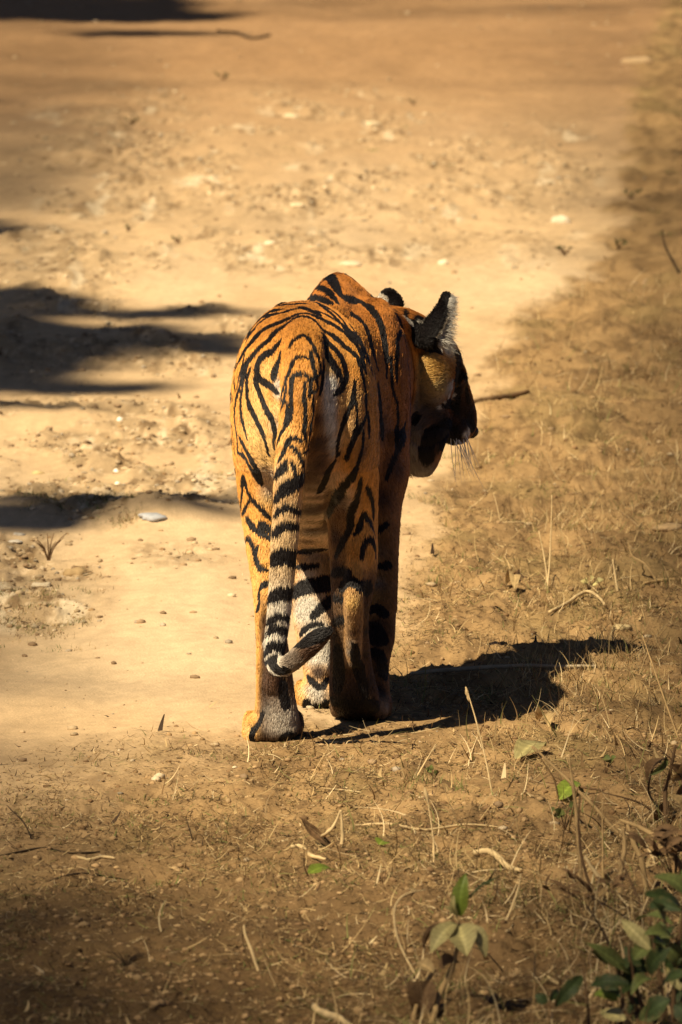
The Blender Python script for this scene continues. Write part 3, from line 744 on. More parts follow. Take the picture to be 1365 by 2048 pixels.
# fur patches: (px, py, radius px, colour, part, strength)
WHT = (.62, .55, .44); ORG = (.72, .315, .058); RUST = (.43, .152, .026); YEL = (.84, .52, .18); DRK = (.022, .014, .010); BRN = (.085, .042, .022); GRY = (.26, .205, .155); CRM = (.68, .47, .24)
def zc(z, x, y): return (z[0]+x/z[2], z[1]+y/z[2])
PATCH = [(*zc(Z1, 1060, 1120), 17, WHT, 'b', 1), (*zc(Z1, 1045, 1200), 14, WHT, 'b', 1), (*zc(Z1, 1045, 1300), 15, WHT, 'b', 1), (*zc(Z1, 1045, 1420), 15, WHT, 'b', 1),
 (*zc(Z1, 1055, 1540), 15, WHT, 'b', .9), (*zc(Z1, 1070, 1650), 15, WHT, 'b', .8), (*zc(Z1, 1080, 1750), 14, WHT, 'b', .6),
 (*zc(Z1, 930, 1450), 16, BRN, 'b', .7), (*zc(Z1, 940, 1650), 20, BRN, 'b', .7), (*zc(Z1, 950, 1850), 24, BRN, 'b', .7), (*zc(Z3, 560, 60), 26, BRN, 'b', .8), (*zc(Z3, 620, 260), 34, BRN, 'b', .9), (*zc(Z3, 610, 400), 30, BRN, 'b', .8), (*zc(Z3, 560, 480), 24, BRN, 'b', .6),  # browns paint the tail's shadow and the dark gap below it
 (*zc(Z3, 300, 1050), 13, DRK, 'b', .7), (*zc(Z3, 300, 1160), 13, DRK, 'b', .7), (*zc(Z3, 300, 1420), 17, DRK, 'b', .75), (*zc(Z3, 300, 1520), 17, DRK, 'b', .75), (*zc(Z3, 290, 1640), 12, DRK, 'b', .7),
 (*zc(Z3, 740, 1120), 16, DRK, 'b', .8), (*zc(Z3, 740, 1260), 18, DRK, 'b', .9), (*zc(Z3, 760, 1400), 22, DRK, 'b', .9), (*zc(Z3, 830, 1500), 26, DRK, 'b', .9), (*zc(Z3, 950, 1450), 20, DRK, 'b', .85), (*zc(Z3, 960, 1250), 12, DRK, 'b', .8), (*zc(Z3, 960, 1100), 11, DRK, 'b', .7),
 (*zc(Z3, 750, 850), 14, BRN, 'b', .9), (*zc(Z3, 760, 650), 17, BRN, 'b', .8), (*zc(Z3, 760, 450), 20, BRN, 'b', .8), (*zc(Z3, 960, 900), 11, BRN, 'b', .8), (*zc(Z1, 1340, 1500), 18, BRN, 'b', .6), (*zc(Z1, 1340, 1750), 20, BRN, 'b', .6), (*zc(Z3, 900, 560), 15, ORG, 'b', .9),  # browns paint the shaded side of the far thigh
 (*zc(Z3, 1040, 1050), 18, DRK, 'b', .6), (*zc(Z3, 1050, 1350), 18, DRK, 'b', .7), (*zc(Z3, 1050, 1500), 18, DRK, 'b', .7), (*zc(Z3, 1070, 200), 34, BRN, 'b', .7), (*zc(Z2, 420, 1850), 34, BRN, 'b', .7), (*zc(Z2, 300, 1500), 30, BRN, 'b', .6),  # last browns are shade painted on the flank
 (*zc(Z2, 840, 950), 16, YEL, 'b', .9), (*zc(Z2, 700, 900), 18, YEL, 'b', .7),
 
 (*zc(Z1, 575, 1120), 9, WHT, 'b', .8), (*zc(Z1, 580, 1210), 10, WHT, 'b', .8), (*zc(Z1, 560, 1350), 13, YEL, 'b', .8), (*zc(Z1, 540, 1500), 15, WHT, 'b', .5), (*zc(Z1, 520, 1700), 17, YEL, 'b', .9),
 (*zc(Z1, 480, 1850), 22, YEL, 'b', .9), (*zc(Z1, 500, 1950), 22, WHT, 'b', .5), (*zc(Z1, 450, 1400), 22, YEL, 'b', .7), (*zc(Z1, 400, 1600), 22, YEL, 'b', .7), (*zc(Z1, 470, 1000), 22, YEL, 'b', .5),
 (*zc(Z1, 350, 1500), 22, YEL, 'b', .5), (*zc(Z1, 1010, 1000), 18, YEL, 'b', .8), (*zc(Z1, 1180, 1300), 25, YEL, 'b', .5), (*zc(Z1, 1150, 1600), 20, YEL, 'b', .4),
 (*zc(Z3, 290, 200), 18, YEL, 'b', .7), (*zc(Z3, 310, 130), 16, WHT, 'b', .5),
 # hind foot, near
 (*zc(Z3, 330, 1450), 24, BRN, 'b', .9), (*zc(Z3, 290, 1300), 16, BRN, 'b', .9), (*zc(Z3, 290, 1150), 16, BRN, 'b', .9), (*zc(Z3, 300, 1020), 14, BRN, 'b', .7), (*zc(Z3, 320, 1560), 22, BRN, 'b', .7),
 (*zc(Z3, 400, 1690), 27, WHT, 'b', .75), (*zc(Z3, 380, 1620), 18, GRY, 'b', .7), (*zc(Z3, 170, 1790), 14, YEL, 'b', .9), (*zc(Z3, 260, 1840), 12, BRN, 'b', .8), (*zc(Z3, 430, 1850), 16, BRN, 'b', .8),
 # far hind foot
 (*zc(Z3, 730, 1200), 18, BRN, 'b', .9), (*zc(Z3, 740, 1350), 20, BRN, 'b', .9), (*zc(Z3, 760, 1480), 22, BRN, 'b', .9), (*zc(Z3, 850, 1420), 22, BRN, 'b', .8), (*zc(Z3, 960, 1350), 18, BRN, 'b', .8), (*zc(Z3, 960, 1180), 14, BRN, 'b', .8),
 (*zc(Z3, 760, 1000), 14, BRN, 'b', .6), (*zc(Z3, 860, 1600), 30, DRK, 'b', .8), (*zc(Z3, 860, 1240), 9, GRY, 'b', .8), (*zc(Z3, 870, 1180), 10, GRY, 'b', .6), (*zc(Z3, 870, 1330), 9, GRY, 'b', .7), (*zc(Z3, 875, 1110), 10, BRN, 'b', .8), (*zc(Z3, 880, 900), 14, YEL, 'b', .8),
 # near fore leg
 (*zc(Z3, 560, 720), 24, WHT, 'b', .5), (*zc(Z3, 560, 950), 34, WHT, 'b', 1), (*zc(Z3, 640, 1120), 30, WHT, 'b', 1), (*zc(Z3, 640, 1260), 28, WHT, 'b', 1), (*zc(Z3, 640, 1380), 13, BRN, 'b', .9),
 (*zc(Z3, 610, 1540), 26, WHT, 'b', .9), (*zc(Z3, 530, 1560), 14, YEL, 'b', .8), (*zc(Z3, 620, 420), 28, GRY, 'b', .6), (*zc(Z3, 600, 100), 26, GRY, 'b', .5), (*zc(Z3, 600, 560), 26, GRY, 'b', .6), (*zc(Z3, 700, 1240), 18, WHT, 'b', .8),
 (*zc(Z3, 1090, 1600), 18, GRY, 'b', .7), (*zc(Z3, 1040, 780), 16, GRY, 'b', .5), (*zc(Z3, 1040, 560), 16, GRY, 'b', .3),
 # tail
 (*zc(Z3, 440, 250), 45, CRM, 't', .6), (*zc(Z3, 400, 480), 45, CRM, 't', .8), (*zc(Z3, 400, 720), 50, CRM, 't', .9), (*zc(Z3, 380, 950), 50, WHT, 't', .7), (*zc(Z3, 340, 1180), 50, WHT, 't', .9), (*zc(Z3, 330, 1360), 36, WHT, 't', .8),
 (*zc(Z3, 470, 1310), 26, GRY, 't', 1), (*zc(Z3, 580, 1250), 22, BRN, 't', 1), (*zc(Z3, 660, 1150), 26, BRN, 't', 1), (*zc(Z1, 600, 1950), 25, CRM, 't', .7), (*zc(Z1, 640, 1600), 25, YEL, 't', .5), (*zc(Z1, 760, 1850), 25, YEL, 't', .4),
 # head
 (*zc(Z2, 750, 1050), 30, YEL, 'b', .9), (*zc(Z2, 900, 780), 26, YEL, 'b', .9), (*zc(Z2, 920, 720), 20, WHT, 'b', .8), 
 (*zc(Z2, 780, 1230), 16, WHT, 'b', .6), (*zc(Z2, 880, 1120), 12, WHT, 'b', .8), (*zc(Z2, 930, 1180), 9, WHT, 'b', .8), (*zc(Z2, 620, 1220), 30, GRY, 'b', 1), (*zc(Z2, 600, 1500), 30, GRY, 'b', .9), (*zc(Z2, 580, 1700), 30, GRY, 'b', .9),
 (*zc(Z2, 640, 1860), 30, GRY, 'b', .9), (*zc(Z2, 760, 1880), 20, GRY, 'b', .9), (*zc(Z2, 850, 1420), 24, BRN, 'b', .8), (*zc(Z2, 1040, 1430), 14, BRN, 'b', .9), (*zc(Z2, 1060, 1540), 9, GRY, 'b', .9), (*zc(Z2, 790, 1640), 18, BRN, 'b', .8), (*zc(Z2, 1010, 1130), 20, BRN, 'b', .7), (*zc(Z2, 1080, 1330), 18, BRN, 'b', .8), (*zc(Z2, 960, 1530), 30, DRK, 'b', .9), (*zc(Z2, 1030, 1050), 22, BRN, 'b', .9), (*zc(Z2, 1060, 1250), 24, BRN, 'b', 1), (*zc(Z2, 1100, 1400), 20, DRK, 'b', .8), (*zc(Z2, 980, 1350), 24, DRK, 'b', .7), (*zc(Z2, 850, 1520), 30, DRK, 'b', .8), (*zc(Z2, 990, 900), 14, DRK, 'b', .8),  # dark face: markings together with painted shade
]
for xx in range(606, 668, 11): PATCH.append((xx, 1412, 7, (.05, .03, .02), 'b', .7))
PATCH += [(515, 780, 34, YEL, 'b', .55), (505, 850, 34, YEL, 'b', .55), (520, 900, 26, YEL, 'b', .6), (712, 790, 24, (.60, .36, .14), 'b', .6), (700, 850, 26, (.58, .36, .15), 'b', .6), (640, 620, 30, RUST, 'b', .35), (560, 650, 30, RUST, 'b', .3)]  # golden highlights of the rump painted into the fur
for yy in range(880, 1060, 16):  # shade in the gap between the thighs, painted brown
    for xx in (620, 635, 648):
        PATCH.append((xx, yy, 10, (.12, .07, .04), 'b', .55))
PATCH += [(870, 745, 30, (.68, .40, .11), 'b', 1), (862, 720, 16, (.68, .40, .11), 'b', .8), (892, 745, 16, (.68, .42, .13), 'b', .9), (900, 700, 18, (.80, .70, .50), 'b', 1), (880, 770, 18, (.66, .46, .18), 'b', .9),  # sunlight on the cheek painted as brighter fur
          (904, 785, 9, WHT, 'b', 1), (897, 772, 7, WHT, 'b', 1), (886, 812, 6, WHT, 'b', .7), (938, 866, 7, WHT, 'b', .9), (928, 872, 6, GRY, 'b', .9), (850, 940, 14, (.42, .35, .27), 'b', .8), (826, 900, 12, (.36, .29, .22), 'b', .8), (845, 812, 24, (.17, .13, .10), 'b', .9), (875, 825, 18, (.10, .07, .05), 'b', .8)]
PATCH += [(662, 766, 14, (.85, .80, .68), 'b', 1), (661, 785, 12, (.80, .74, .62), 'b', 1), (662, 815, 12, (.78, .72, .60), 'b', .9), (664, 850, 12, (.74, .66, .54), 'b', .9), (668, 885, 11, (.70, .62, .50), 'b', .8)]
PATCH3 = [(land(a, b, pt), r*px2m(15), np.array(c_), pt, s) for a, b, r, c_, pt, s in PATCH]
WSPOT = [(land(a, b, 'b'), r*px2m(15)) for a, b, r in ((903, 762, 5), (901, 774, 6), (896, 788, 6), (888, 802, 5), (878, 814, 5), (908, 790, 5), (937, 862, 7), (930, 868, 5), (900, 688, 9), (893, 705, 8))]
# the left ear: black rim, white spot
eb, eu, ew, en = earL
def colour_at(P, N):
    """(colour, black 0..1, istail) of fur rooted at P"""
    d2 = np.full(len(P), 9.0); ti = np.zeros(len(P), int)
    for k, c_ in enumerate(tc):
        dd = np.linalg.norm(P-c_[:3], axis=1)-c_[3]
        m_ = dd < d2; d2[m_] = dd[m_]; ti[m_] = k
    istail = (d2 < .006) & (ti > 9)
    root = (d2 < .012) & (ti <= 19)
    C = np.tile(np.array(ORG), (len(P), 1))
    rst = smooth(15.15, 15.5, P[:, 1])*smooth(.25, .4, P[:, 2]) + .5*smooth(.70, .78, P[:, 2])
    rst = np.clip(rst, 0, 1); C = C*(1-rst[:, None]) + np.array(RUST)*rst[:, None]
    z = P[:, 2]
    k = smooth(.52, .25, z)*.35
    C = C*(1-k[:, None]) + np.array(YEL)*k[:, None]
    under = .6*smooth(-.35, -.85, N[:, 2])*smooth(.25, .35, z)
    C = C*(1-under[:, None]) + np.array(WHT)*under[:, None]
    # sides that the photograph does not show
    view = P-np.array([0, 0, CAM_H]); view /= np.linalg.norm(view, axis=1)[:, None]
    facing = -(N*view).sum(1)
    torso = smooth(.30, .36, z)*smooth(14.95, 15.05, P[:, 1])*smooth(15.75, 15.70, P[:, 1])
    w1 = noise3(P, 9, 3); w2 = noise3(P, 30, 9)
    band_t = np.sin((P[:, 1]*1.0 + .05*w1 + .25*(z-.5)*(w1-.5))*2*math.pi/.075 + 5*w1)
    band_l = np.sin((z + .02*w1 + .2*(P[:, 1]-15)*.3)*2*math.pi/.062 + 3*w1)
    proc = np.where(torso > .5, smooth(.55, .75, band_t+.3*(w2-.5)), smooth(.6, .8, band_l+.3*(w2-.5))*smooth(.10, .16, z))
    hid = smooth(.12, -.02, facing)
    jit = (noise3(P, 200, 1)-.5)*.0022 + (noise3(P, 40, 2)-.5)*.004
    body = ~istail
    blk = np.zeros(len(P))
    PJ = P
    fb = (body | root) & (facing > -.25)
    db = seg_dist(PJ[fb], SEG['b']) + jit[fb]
    blk[fb] = smooth(.0022, -.0012, db)
    tl = istail | root
    dt = seg_dist(PJ[tl], SEG['t']) + jit[tl]
    blk[tl] = np.maximum(blk[tl], smooth(.0022, -.0012, dt))
    blk = np.maximum(blk*(1-.0*hid), proc*hid*(~istail))
    # back of the tail: rings
    s_ = ti/6.0
    ringt = smooth(.1, .35, np.sin(s_*2*math.pi/1.15+1.5*w1))*smooth(5, 7, s_)
    blk = np.maximum(blk, ringt*istail*smooth(.1, -.1, facing))
    PX, PY = to_px(P[:, 0], P[:, 1], P[:, 2])                    # dark fur of the leg backs, with painted shade on legs and flank
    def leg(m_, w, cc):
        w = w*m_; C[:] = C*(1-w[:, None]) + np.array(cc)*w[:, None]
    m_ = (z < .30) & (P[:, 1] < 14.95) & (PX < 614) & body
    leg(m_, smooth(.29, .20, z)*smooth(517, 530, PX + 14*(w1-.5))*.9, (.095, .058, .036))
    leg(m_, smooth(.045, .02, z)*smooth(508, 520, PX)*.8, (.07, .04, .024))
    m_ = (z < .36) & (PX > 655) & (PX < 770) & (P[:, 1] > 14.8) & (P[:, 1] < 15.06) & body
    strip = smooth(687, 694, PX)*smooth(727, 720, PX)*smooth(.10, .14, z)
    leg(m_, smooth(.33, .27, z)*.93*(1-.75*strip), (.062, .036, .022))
    leg(m_, strip*smooth(.30, .24, z)*.7, (.26, .17, .10))  # sunlit heel ridge painted as a paler strip
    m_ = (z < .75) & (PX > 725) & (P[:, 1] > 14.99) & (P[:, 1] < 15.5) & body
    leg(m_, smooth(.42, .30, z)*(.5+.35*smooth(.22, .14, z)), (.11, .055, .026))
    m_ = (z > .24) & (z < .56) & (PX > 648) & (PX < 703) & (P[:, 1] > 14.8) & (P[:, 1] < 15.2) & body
    leg(m_, smooth(.25, .30, z)*smooth(.54, .42, z)*smooth(702, 690, PX)*.7, (.10, .055, .028))  # shadow on the inner far thigh painted brown
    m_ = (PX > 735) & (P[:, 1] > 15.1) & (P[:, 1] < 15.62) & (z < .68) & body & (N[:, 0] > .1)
    leg(m_, smooth(.66, .50, z)*.45, (.16, .060, .018))  # deep shade of the right flank painted into the fur
    for c3, r, cc, pt, s in PATCH3:
        m_ = istail if pt == 't' else body
        ii = np.nonzero(m_ & (np.abs(P[:, 2]-c3[2]) < 2.4*r) & (np.abs(P[:, 0]-c3[0]) < 2.4*r))[0]
        if not len(ii): continue
        w = np.clip(np.exp(-((P[ii]-c3)**2).sum(1)/(r*r)*.8)*s*1.4, 0, 1)
        C[ii] = C[ii]*(1-w[:, None]) + cc*w[:, None]
    for c3, r in WSPOT:
        ii = np.nonzero(body & (np.abs(P[:, 2]-c3[2]) < 3*r) & (np.abs(P[:, 0]-c3[0]) < 3*r))[0]
        w = np.clip(np.exp(-((P[ii]-c3)**2).sum(1)/(r*r))*1.6, 0, 1); blk[ii] *= 1-w; C[ii] = C[ii]*(1-w[:, None]) + np.array([.80, .74, .62])*w[:, None]
    # left ear
    q = P-eb; eh = q@eu; ewid = q@ew
    inear = (np.abs(ewid) < .036) & (eh > .0) & (np.abs(q@en) < .035) & (np.linalg.norm(q, axis=1) < .065)
    spot = inear & (((ewid+.012)/.015)**2 + ((eh-.031)/.011)**2 < 1)
    blk = np.where(inear, 1.0, blk); blk = np.where(spot, 0, blk)
    C[spot] = WHT
    q = P-earR[0]; eh = q@earR[1]; e2_ = (eh > -.030) & (eh < .11) & (np.abs(q@earR[3]) < .034) & (np.abs(q@earR[2]) < .052)
    inner = e2_ & (N@earR[3] > .1) & (eh > .0) & (eh < .08)
    blk = np.where(e2_, 1.0, blk); blk = np.where(inner, 0, blk); C[inner] = WHT
    # pads and soles
    sole = smooth(-.5, -.8, N[:, 2])*smooth(.05, .03, z)
    C = C*(1-sole[:, None]) + np.array(DRK)*sole[:, None]
    st = vnoise(P[:, 0]*330, P[:, 2]*60, 77)*.5 + vnoise(P[:, 1]*330, P[:, 2]*60+P[:, 0]*20, 78)*.5
    v = .60+.40*noise3(P, 60, 12)+.46*st
    C = C*v[:, None]
    return C, blk, istail

bco, bno = arrs(me_body)
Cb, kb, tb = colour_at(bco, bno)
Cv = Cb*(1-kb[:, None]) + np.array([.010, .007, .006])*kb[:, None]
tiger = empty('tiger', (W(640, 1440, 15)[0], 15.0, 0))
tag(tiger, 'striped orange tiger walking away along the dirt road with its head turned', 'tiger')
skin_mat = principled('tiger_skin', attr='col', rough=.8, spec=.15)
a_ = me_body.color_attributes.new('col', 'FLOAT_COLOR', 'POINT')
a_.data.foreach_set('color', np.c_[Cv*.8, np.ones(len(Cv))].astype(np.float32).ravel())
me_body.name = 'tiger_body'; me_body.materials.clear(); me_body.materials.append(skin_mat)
me_body.polygons.foreach_set('use_smooth', np.ones(len(me_body.polygons), dtype=bool))
body = bpy.data.objects.new('tiger_body', me_body); col.objects.link(body); body.parent = tiger
body.matrix_parent_inverse = Matrix.Translation(-tiger.location)
bpy.data.meshes.remove(me_notail)

# ---- fur
def make_fur(n_total):
    me_body.calc_loop_triangles()
    nt = len(me_body.loop_triangles); tri = np.empty(nt*3, np.int32); me_body.loop_triangles.foreach_get('vertices', tri); tri = tri.reshape(-1, 3)
    a, b, c_ = bco[tri[:, 0]], bco[tri[:, 1]], bco[tri[:, 2]]
    fn = np.cross(b-a, c_-a); area = np.linalg.norm(fn, axis=1)*.5
    cen = (a+b+c_)/3; view = cen-np.array([0, 0, CAM_H]); view /= np.linalg.norm(view, axis=1)[:, None]
    prob = area/area.sum()
    r = np.random.default_rng(3)
    ti = r.choice(nt, size=n_total, p=prob)
    u, v = r.random(n_total), r.random(n_total); f = u+v > 1; u[f] = 1-u[f]; v[f] = 1-v[f]
    T = tri[ti]
    P = bco[T[:, 0]]*(1-u-v)[:, None] + bco[T[:, 1]]*u[:, None] + bco[T[:, 2]]*v[:, None]
    N = bno[T[:, 0]]*(1-u-v)[:, None] + bno[T[:, 1]]*u[:, None] + bno[T[:, 2]]*v[:, None]
    N /= np.linalg.norm(N, axis=1)[:, None]+1e-9
    d2 = np.full(len(P), 9.0)
    for c_ in tc: d2 = np.minimum(d2, np.linalg.norm(P-c_[:3], axis=1)-c_[3])
    tl = (d2 < .006)
    # lie of the coat
    D = np.tile(np.array([0, -.75, -.65]), (n_total, 1))
    low = P[:, 2] < .5
    D[low] = (0, -.15, -1)
    hd = np.linalg.norm(P-HC, axis=1)
    head = (hd < .17) & (P[:, 1] > 15.74)
    D[head] = -hf*.9 - Z_*.45
    rad = (P-HC)[head]; D[head] += rad/np.linalg.norm(rad, axis=1)[:, None]*.35
    k = np.argmin(((P[tl][:, None, :]-tc[None, ::3, :3])**2).sum(2), axis=1)*3
    D[tl] = tg[np.minimum(k, len(tg)-1)]
    D = D + (r.random((n_total, 3))-.5)*.36
    cl = np.stack([noise3(P, 28, 21)-.5, noise3(P, 28, 31)-.5, noise3(P, 28, 41)-.5], 1)
    D = D + cl*.8
    D -= N*(D*N).sum(1)[:, None]; D /= np.linalg.norm(D, axis=1)[:, None]+1e-9
    L = np.full(n_total, .0095)*(.7+.6*r.random(n_total))
    L[tl] *= 1.3; gh = r.random(n_total) < .015; L[gh] *= 1.4; L[head] *= 1.4
    ruff = np.linalg.norm(P-W(848, 905, 15.86), axis=1) < .075; L[ruff] *= 1.9
    foot = P[:, 2] < .2; L[foot] *= .8
    qe = P-eb; L[(np.linalg.norm(qe, axis=1) < .07) & (qe@eu > .0)] *= .4
    q2 = P-earR[0]; e2 = (q2@earR[1] > .0) & (q2@earR[1] < .10) & (np.abs(q2@earR[3]) < .05) & (np.abs(q2@earR[2]) < .05)
    L[e2] *= .55
    nose = ((P-HC)@hf > .13); L[nose] *= .45
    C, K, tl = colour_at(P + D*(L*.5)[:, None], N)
    lift = np.where(ruff | head, .45, .30) + .08*gh
    P0 = P - N*.001
    P1 = P + (D*.45+N*lift[:, None]*.55)*L[:, None]
    P2 = P + (D*1.0+N*lift[:, None]*.62)*L[:, None] + Z_*(-.08)*L[:, None]
    # inner ear tuft and muzzle whiskers are their own strands
    base = C*(.80+.45*r.random(n_total))[:, None]
    blk = np.array([.011, .008, .007])
    noise_k = np.clip(K + (r.random(n_total)-.5)*.5*((K > .03) & (K < .97)), 0, 1)
    kk = (noise_k > .5).astype(float)
    cc = base*(1-kk[:, None]) + blk*kk[:, None]
    # a few ticked dark hairs
    tk = r.random(n_total) < .04; cc[tk] *= .45
    pts = np.stack([P0, P1, P2], 1)
    rads = np.tile(np.array([.00062, .00052, .0001]), (n_total, 1))
    rads[gh] *= .6
    return pts, rads, cc
def curves_obj(name, pts, rads, cols, mat, parent):
    n_, m_ = pts.shape[:2]
    cd = bpy.data.hair_curves.new(name)
    cd.add_curves([m_]*n_)
    cd.attributes['position'].data.foreach_set('vector', pts.astype(np.float32).ravel())
    ra = cd.attributes.get('radius') or cd.attributes.new('radius', 'FLOAT', 'POINT')
    ra.data.foreach_set('value', rads.astype(np.float32).ravel())
    ca = cd.attributes.new('col', 'FLOAT_COLOR', 'CURVE')
    ca.data.foreach_set('color', np.c_[cols, np.ones(n_)].astype(np.float32).ravel())
    cd.materials.append(mat)
    o = bpy.data.objects.new(name, cd); col.objects.link(o)
    o.parent = parent
    if parent == body: pass
    return o
fur_mat = principled('tiger_fur', attr='col', rough=.5, spec=.35)
fp, fr, fc = make_fur(700000)
fur = curves_obj('fur', fp, fr, fc, fur_mat, body)

# inner-ear tuft, throat fringe, whiskers
def strands(name, roots, dirs, lens, rad, cols, curl, parent, seed=1, droop=0):
    r = np.random.default_rng(seed); n_ = len(roots)
    roots = np.asarray(roots, float); dirs = np.asarray(dirs, float); dirs /= np.linalg.norm(dirs, axis=1)[:, None]
    off = (r.random((n_, 3))-.5)*curl
    pts = []
    for t in np.linspace(0, 1, 6):
        pts.append(roots + (dirs+off*t)*(lens*t)[:, None] - Z_*(droop*lens*t*t)[:, None])
    pts = np.stack(pts, 1); rads = rad*np.array([1, 1, .9, .75, .5, .15])[None, :]*np.ones((n_, 1))
    return curves_obj(name, pts, rads, cols, fur_mat, parent)
r = np.random.default_rng(11)
n_ = 3600
eb2, eu2, ew2, en2 = earR
t = r.random(n_); s = r.random(n_)
roots = eb2 + eu2*(.088*(t*1.08-.18))[:, None] + ew2*(.034*(s*1.9-.8)*(1-.55*t.clip(0)))[:, None] + en2*.006
dirs = en2*(.75) + ew2*.35 + eu2*(.45-.5*(1-t)[:, None]) + (r.random((n_, 3))-.5)*.5
cw = np.where(r.random(n_)[:, None] < .84, np.array([[.72, .66, .55]]), np.array([[.05, .035, .025]]))
ear_tuft = strands('ear_tuft', roots, dirs, (.014+.026*r.random(n_)*(1.15-t)), .00045, cw, .7, body, 2, .15)
n_ = 18
wr = np.array([H(.150+.045*r.random(), .040+.010*r.random(), -.030-.035*r.random()) for _ in range(n_)])
wd = np.array([hr*.3 - Z_*.85 + hf*.25 + np.array([(r.random()-.5)*.75, (r.random()-.5)*.5, (r.random()-.5)*.2]) for _ in range(n_)])
whisk = strands('whiskers', wr, wd, .055+.05*r.random(n_), 0.0007, np.full((n_, 3), .8), .25, body, 3, .12)
# nose leather and eyes
dark_wet = principled('nose_leather', (.035, .018, .014), rough=.45, spec=.4, noise=(60, .2))
NV, NF = [], []
ell(H(.214, 0, -.012), hf*.014, hr*.022, hu*.014, store=(NV, NF)); ell(H(.214, .010, -.018), hf*.010, hr*.010, hu*.009, store=(NV, NF)); ell(H(.214, -.010, -.018), hf*.010, hr*.010, hu*.009, store=(NV, NF))
v_, f_ = assemble(NV, NF); new_mesh('nose', v_, f_, dark_wet, True, body)
eye_mat = principled('eye', (.30, .16, .03), rough=.08, spec=.6)
pup_mat = principled('pupil', (.005, .005, .005), rough=.05, spec=.6)
for s in (1, -1):
    EV, EF = [], []; c_ = H(.096, s*.050, .022); ell(c_, X_*.013, Y_*.013, Z_*.013, store=(EV, EF)); v_, f_ = assemble(EV, EF)
    e = new_mesh('eye', v_, f_, eye_mat, True, body)
    EV, EF = [], []; dd = hf*.75+hr*s*.65; ell(c_+dd*.0095, hu*.005, np.cross(hu, dd)*.005, dd*.0045, store=(EV, EF)); v_, f_ = assemble(EV, EF)
    new_mesh('pupil', v_, f_, pup_mat, True, e)
# whatever hangs below the tiger empty keeps its world place
for o in list(body.children): o.matrix_parent_inverse = Matrix()
# ------------------------------------------------------------------ single things lying and growing on the ground
def tube(name, pts, rad, mat, cols=None, sides=7, sub=4, parent=None, rough=.12, seed=0):
    """a tapering, slightly knobbly stem along 3D points"""
    r_ = np.random.default_rng(seed+int(abs(pts[0][0])*1000))
    pts = np.array(pts, float); rad = np.array(rad if hasattr(rad, '__len__') else [rad]*len(pts), float)
    if len(rad) != len(pts): rad = np.interp(np.linspace(0, 1, len(pts)), np.linspace(0, 1, len(rad)), rad)
    Q = catmull(np.c_[pts, rad], sub); c_ = Q[:, :3]; rr = Q[:, 3]*(1+rough*(r_.random(len(Q))-.5)*2)
    c_ = c_ + (r_.random(c_.shape)-.5)*rr[:, None]*.35
    tg_ = np.gradient(c_, axis=0); tg_ /= np.linalg.norm(tg_, axis=1)[:, None]+1e-9
    up = np.array([0.1, .9, .3]); V = []
    for p_, t_, q_ in zip(c_, tg_, rr):
        u = np.cross(t_, up); u /= np.linalg.norm(u)+1e-9; v = np.cross(t_, u)
        for k in range(sides):
            a = 6.283*k/sides; V.append(p_+(u*math.cos(a)+v*math.sin(a))*q_)
    m = len(c_); V += [c_[0], c_[-1]]
    Fq = [(i*sides+j, i*sides+(j+1) % sides, (i+1)*sides+(j+1) % sides, (i+1)*sides+j) for i in range(m-1) for j in range(sides)]
    T = [(m*sides, (j+1) % sides, j) for j in range(sides)] + [(m*sides+1, (m-1)*sides+j, (m-1)*sides+(j+1) % sides) for j in range(sides)]
    o = new_mesh(name, V, [np.array(Fq), np.array(T)], mat, True, parent)
    return o
MATS = {}
def pm(name, c, **k):
    if name not in MATS: MATS[name] = principled(name, c, **k)
    return MATS[name]
pale_wood = pm('bleached_stalk', (.58, .42, .21), rough=.75, noise=(50, .25), bump=(150, .3, .002))
tan_wood = pm('tan_stalk', (.38, .25, .11), rough=.8, noise=(50, .3), bump=(150, .3, .002))
brown_wood = pm('brown_twig', (.13, .075, .035), rough=.85, noise=(50, .3), bump=(150, .4, .002))
dark_wood = pm('dark_twig', (.045, .028, .016), rough=.85, noise=(50, .3))
grey_wood = pm('grey_stick', (.36, .29, .19), rough=.85, noise=(40, .25), bump=(120, .4, .003))
leaf_g = pm('green_leaf', attr='col', c=(.125, .145, .042), rough=.6, spec=.2, noise=(60, .2), trans=.25)
leaf_d = pm('dark_green_leaf', attr='col', c=(.038, .055, .016), rough=.6, spec=.2, noise=(60, .25), trans=.15)
leaf_f = pm('fresh_green_leaf', attr='col', c=(.20, .26, .035), rough=.45, spec=.35, noise=(80, .15), trans=.3)
leaf_o = pm('dull_olive_leaf', attr='col', c=(.40, .34, .14), rough=.6, spec=.25, noise=(60, .2), trans=.2)
leaf_b = pm('dead_brown_leaf', attr='col', c=(.13, .075, .035), rough=.8, noise=(70, .35), bump=(120, .5, .003), trans=.1)
leaf_t = pm('dry_tan_leaf', attr='col', c=(.42, .29, .13), rough=.75, noise=(70, .25), bump=(120, .4, .002), trans=.15)
LEAFC = {'green_leaf': (.125, .145, .042), 'dark_green_leaf': (.038, .055, .016), 'fresh_green_leaf': (.20, .26, .035), 'dull_olive_leaf': (.40, .34, .14), 'dead_brown_leaf': (.13, .075, .035), 'dry_tan_leaf': (.42, .29, .13)}
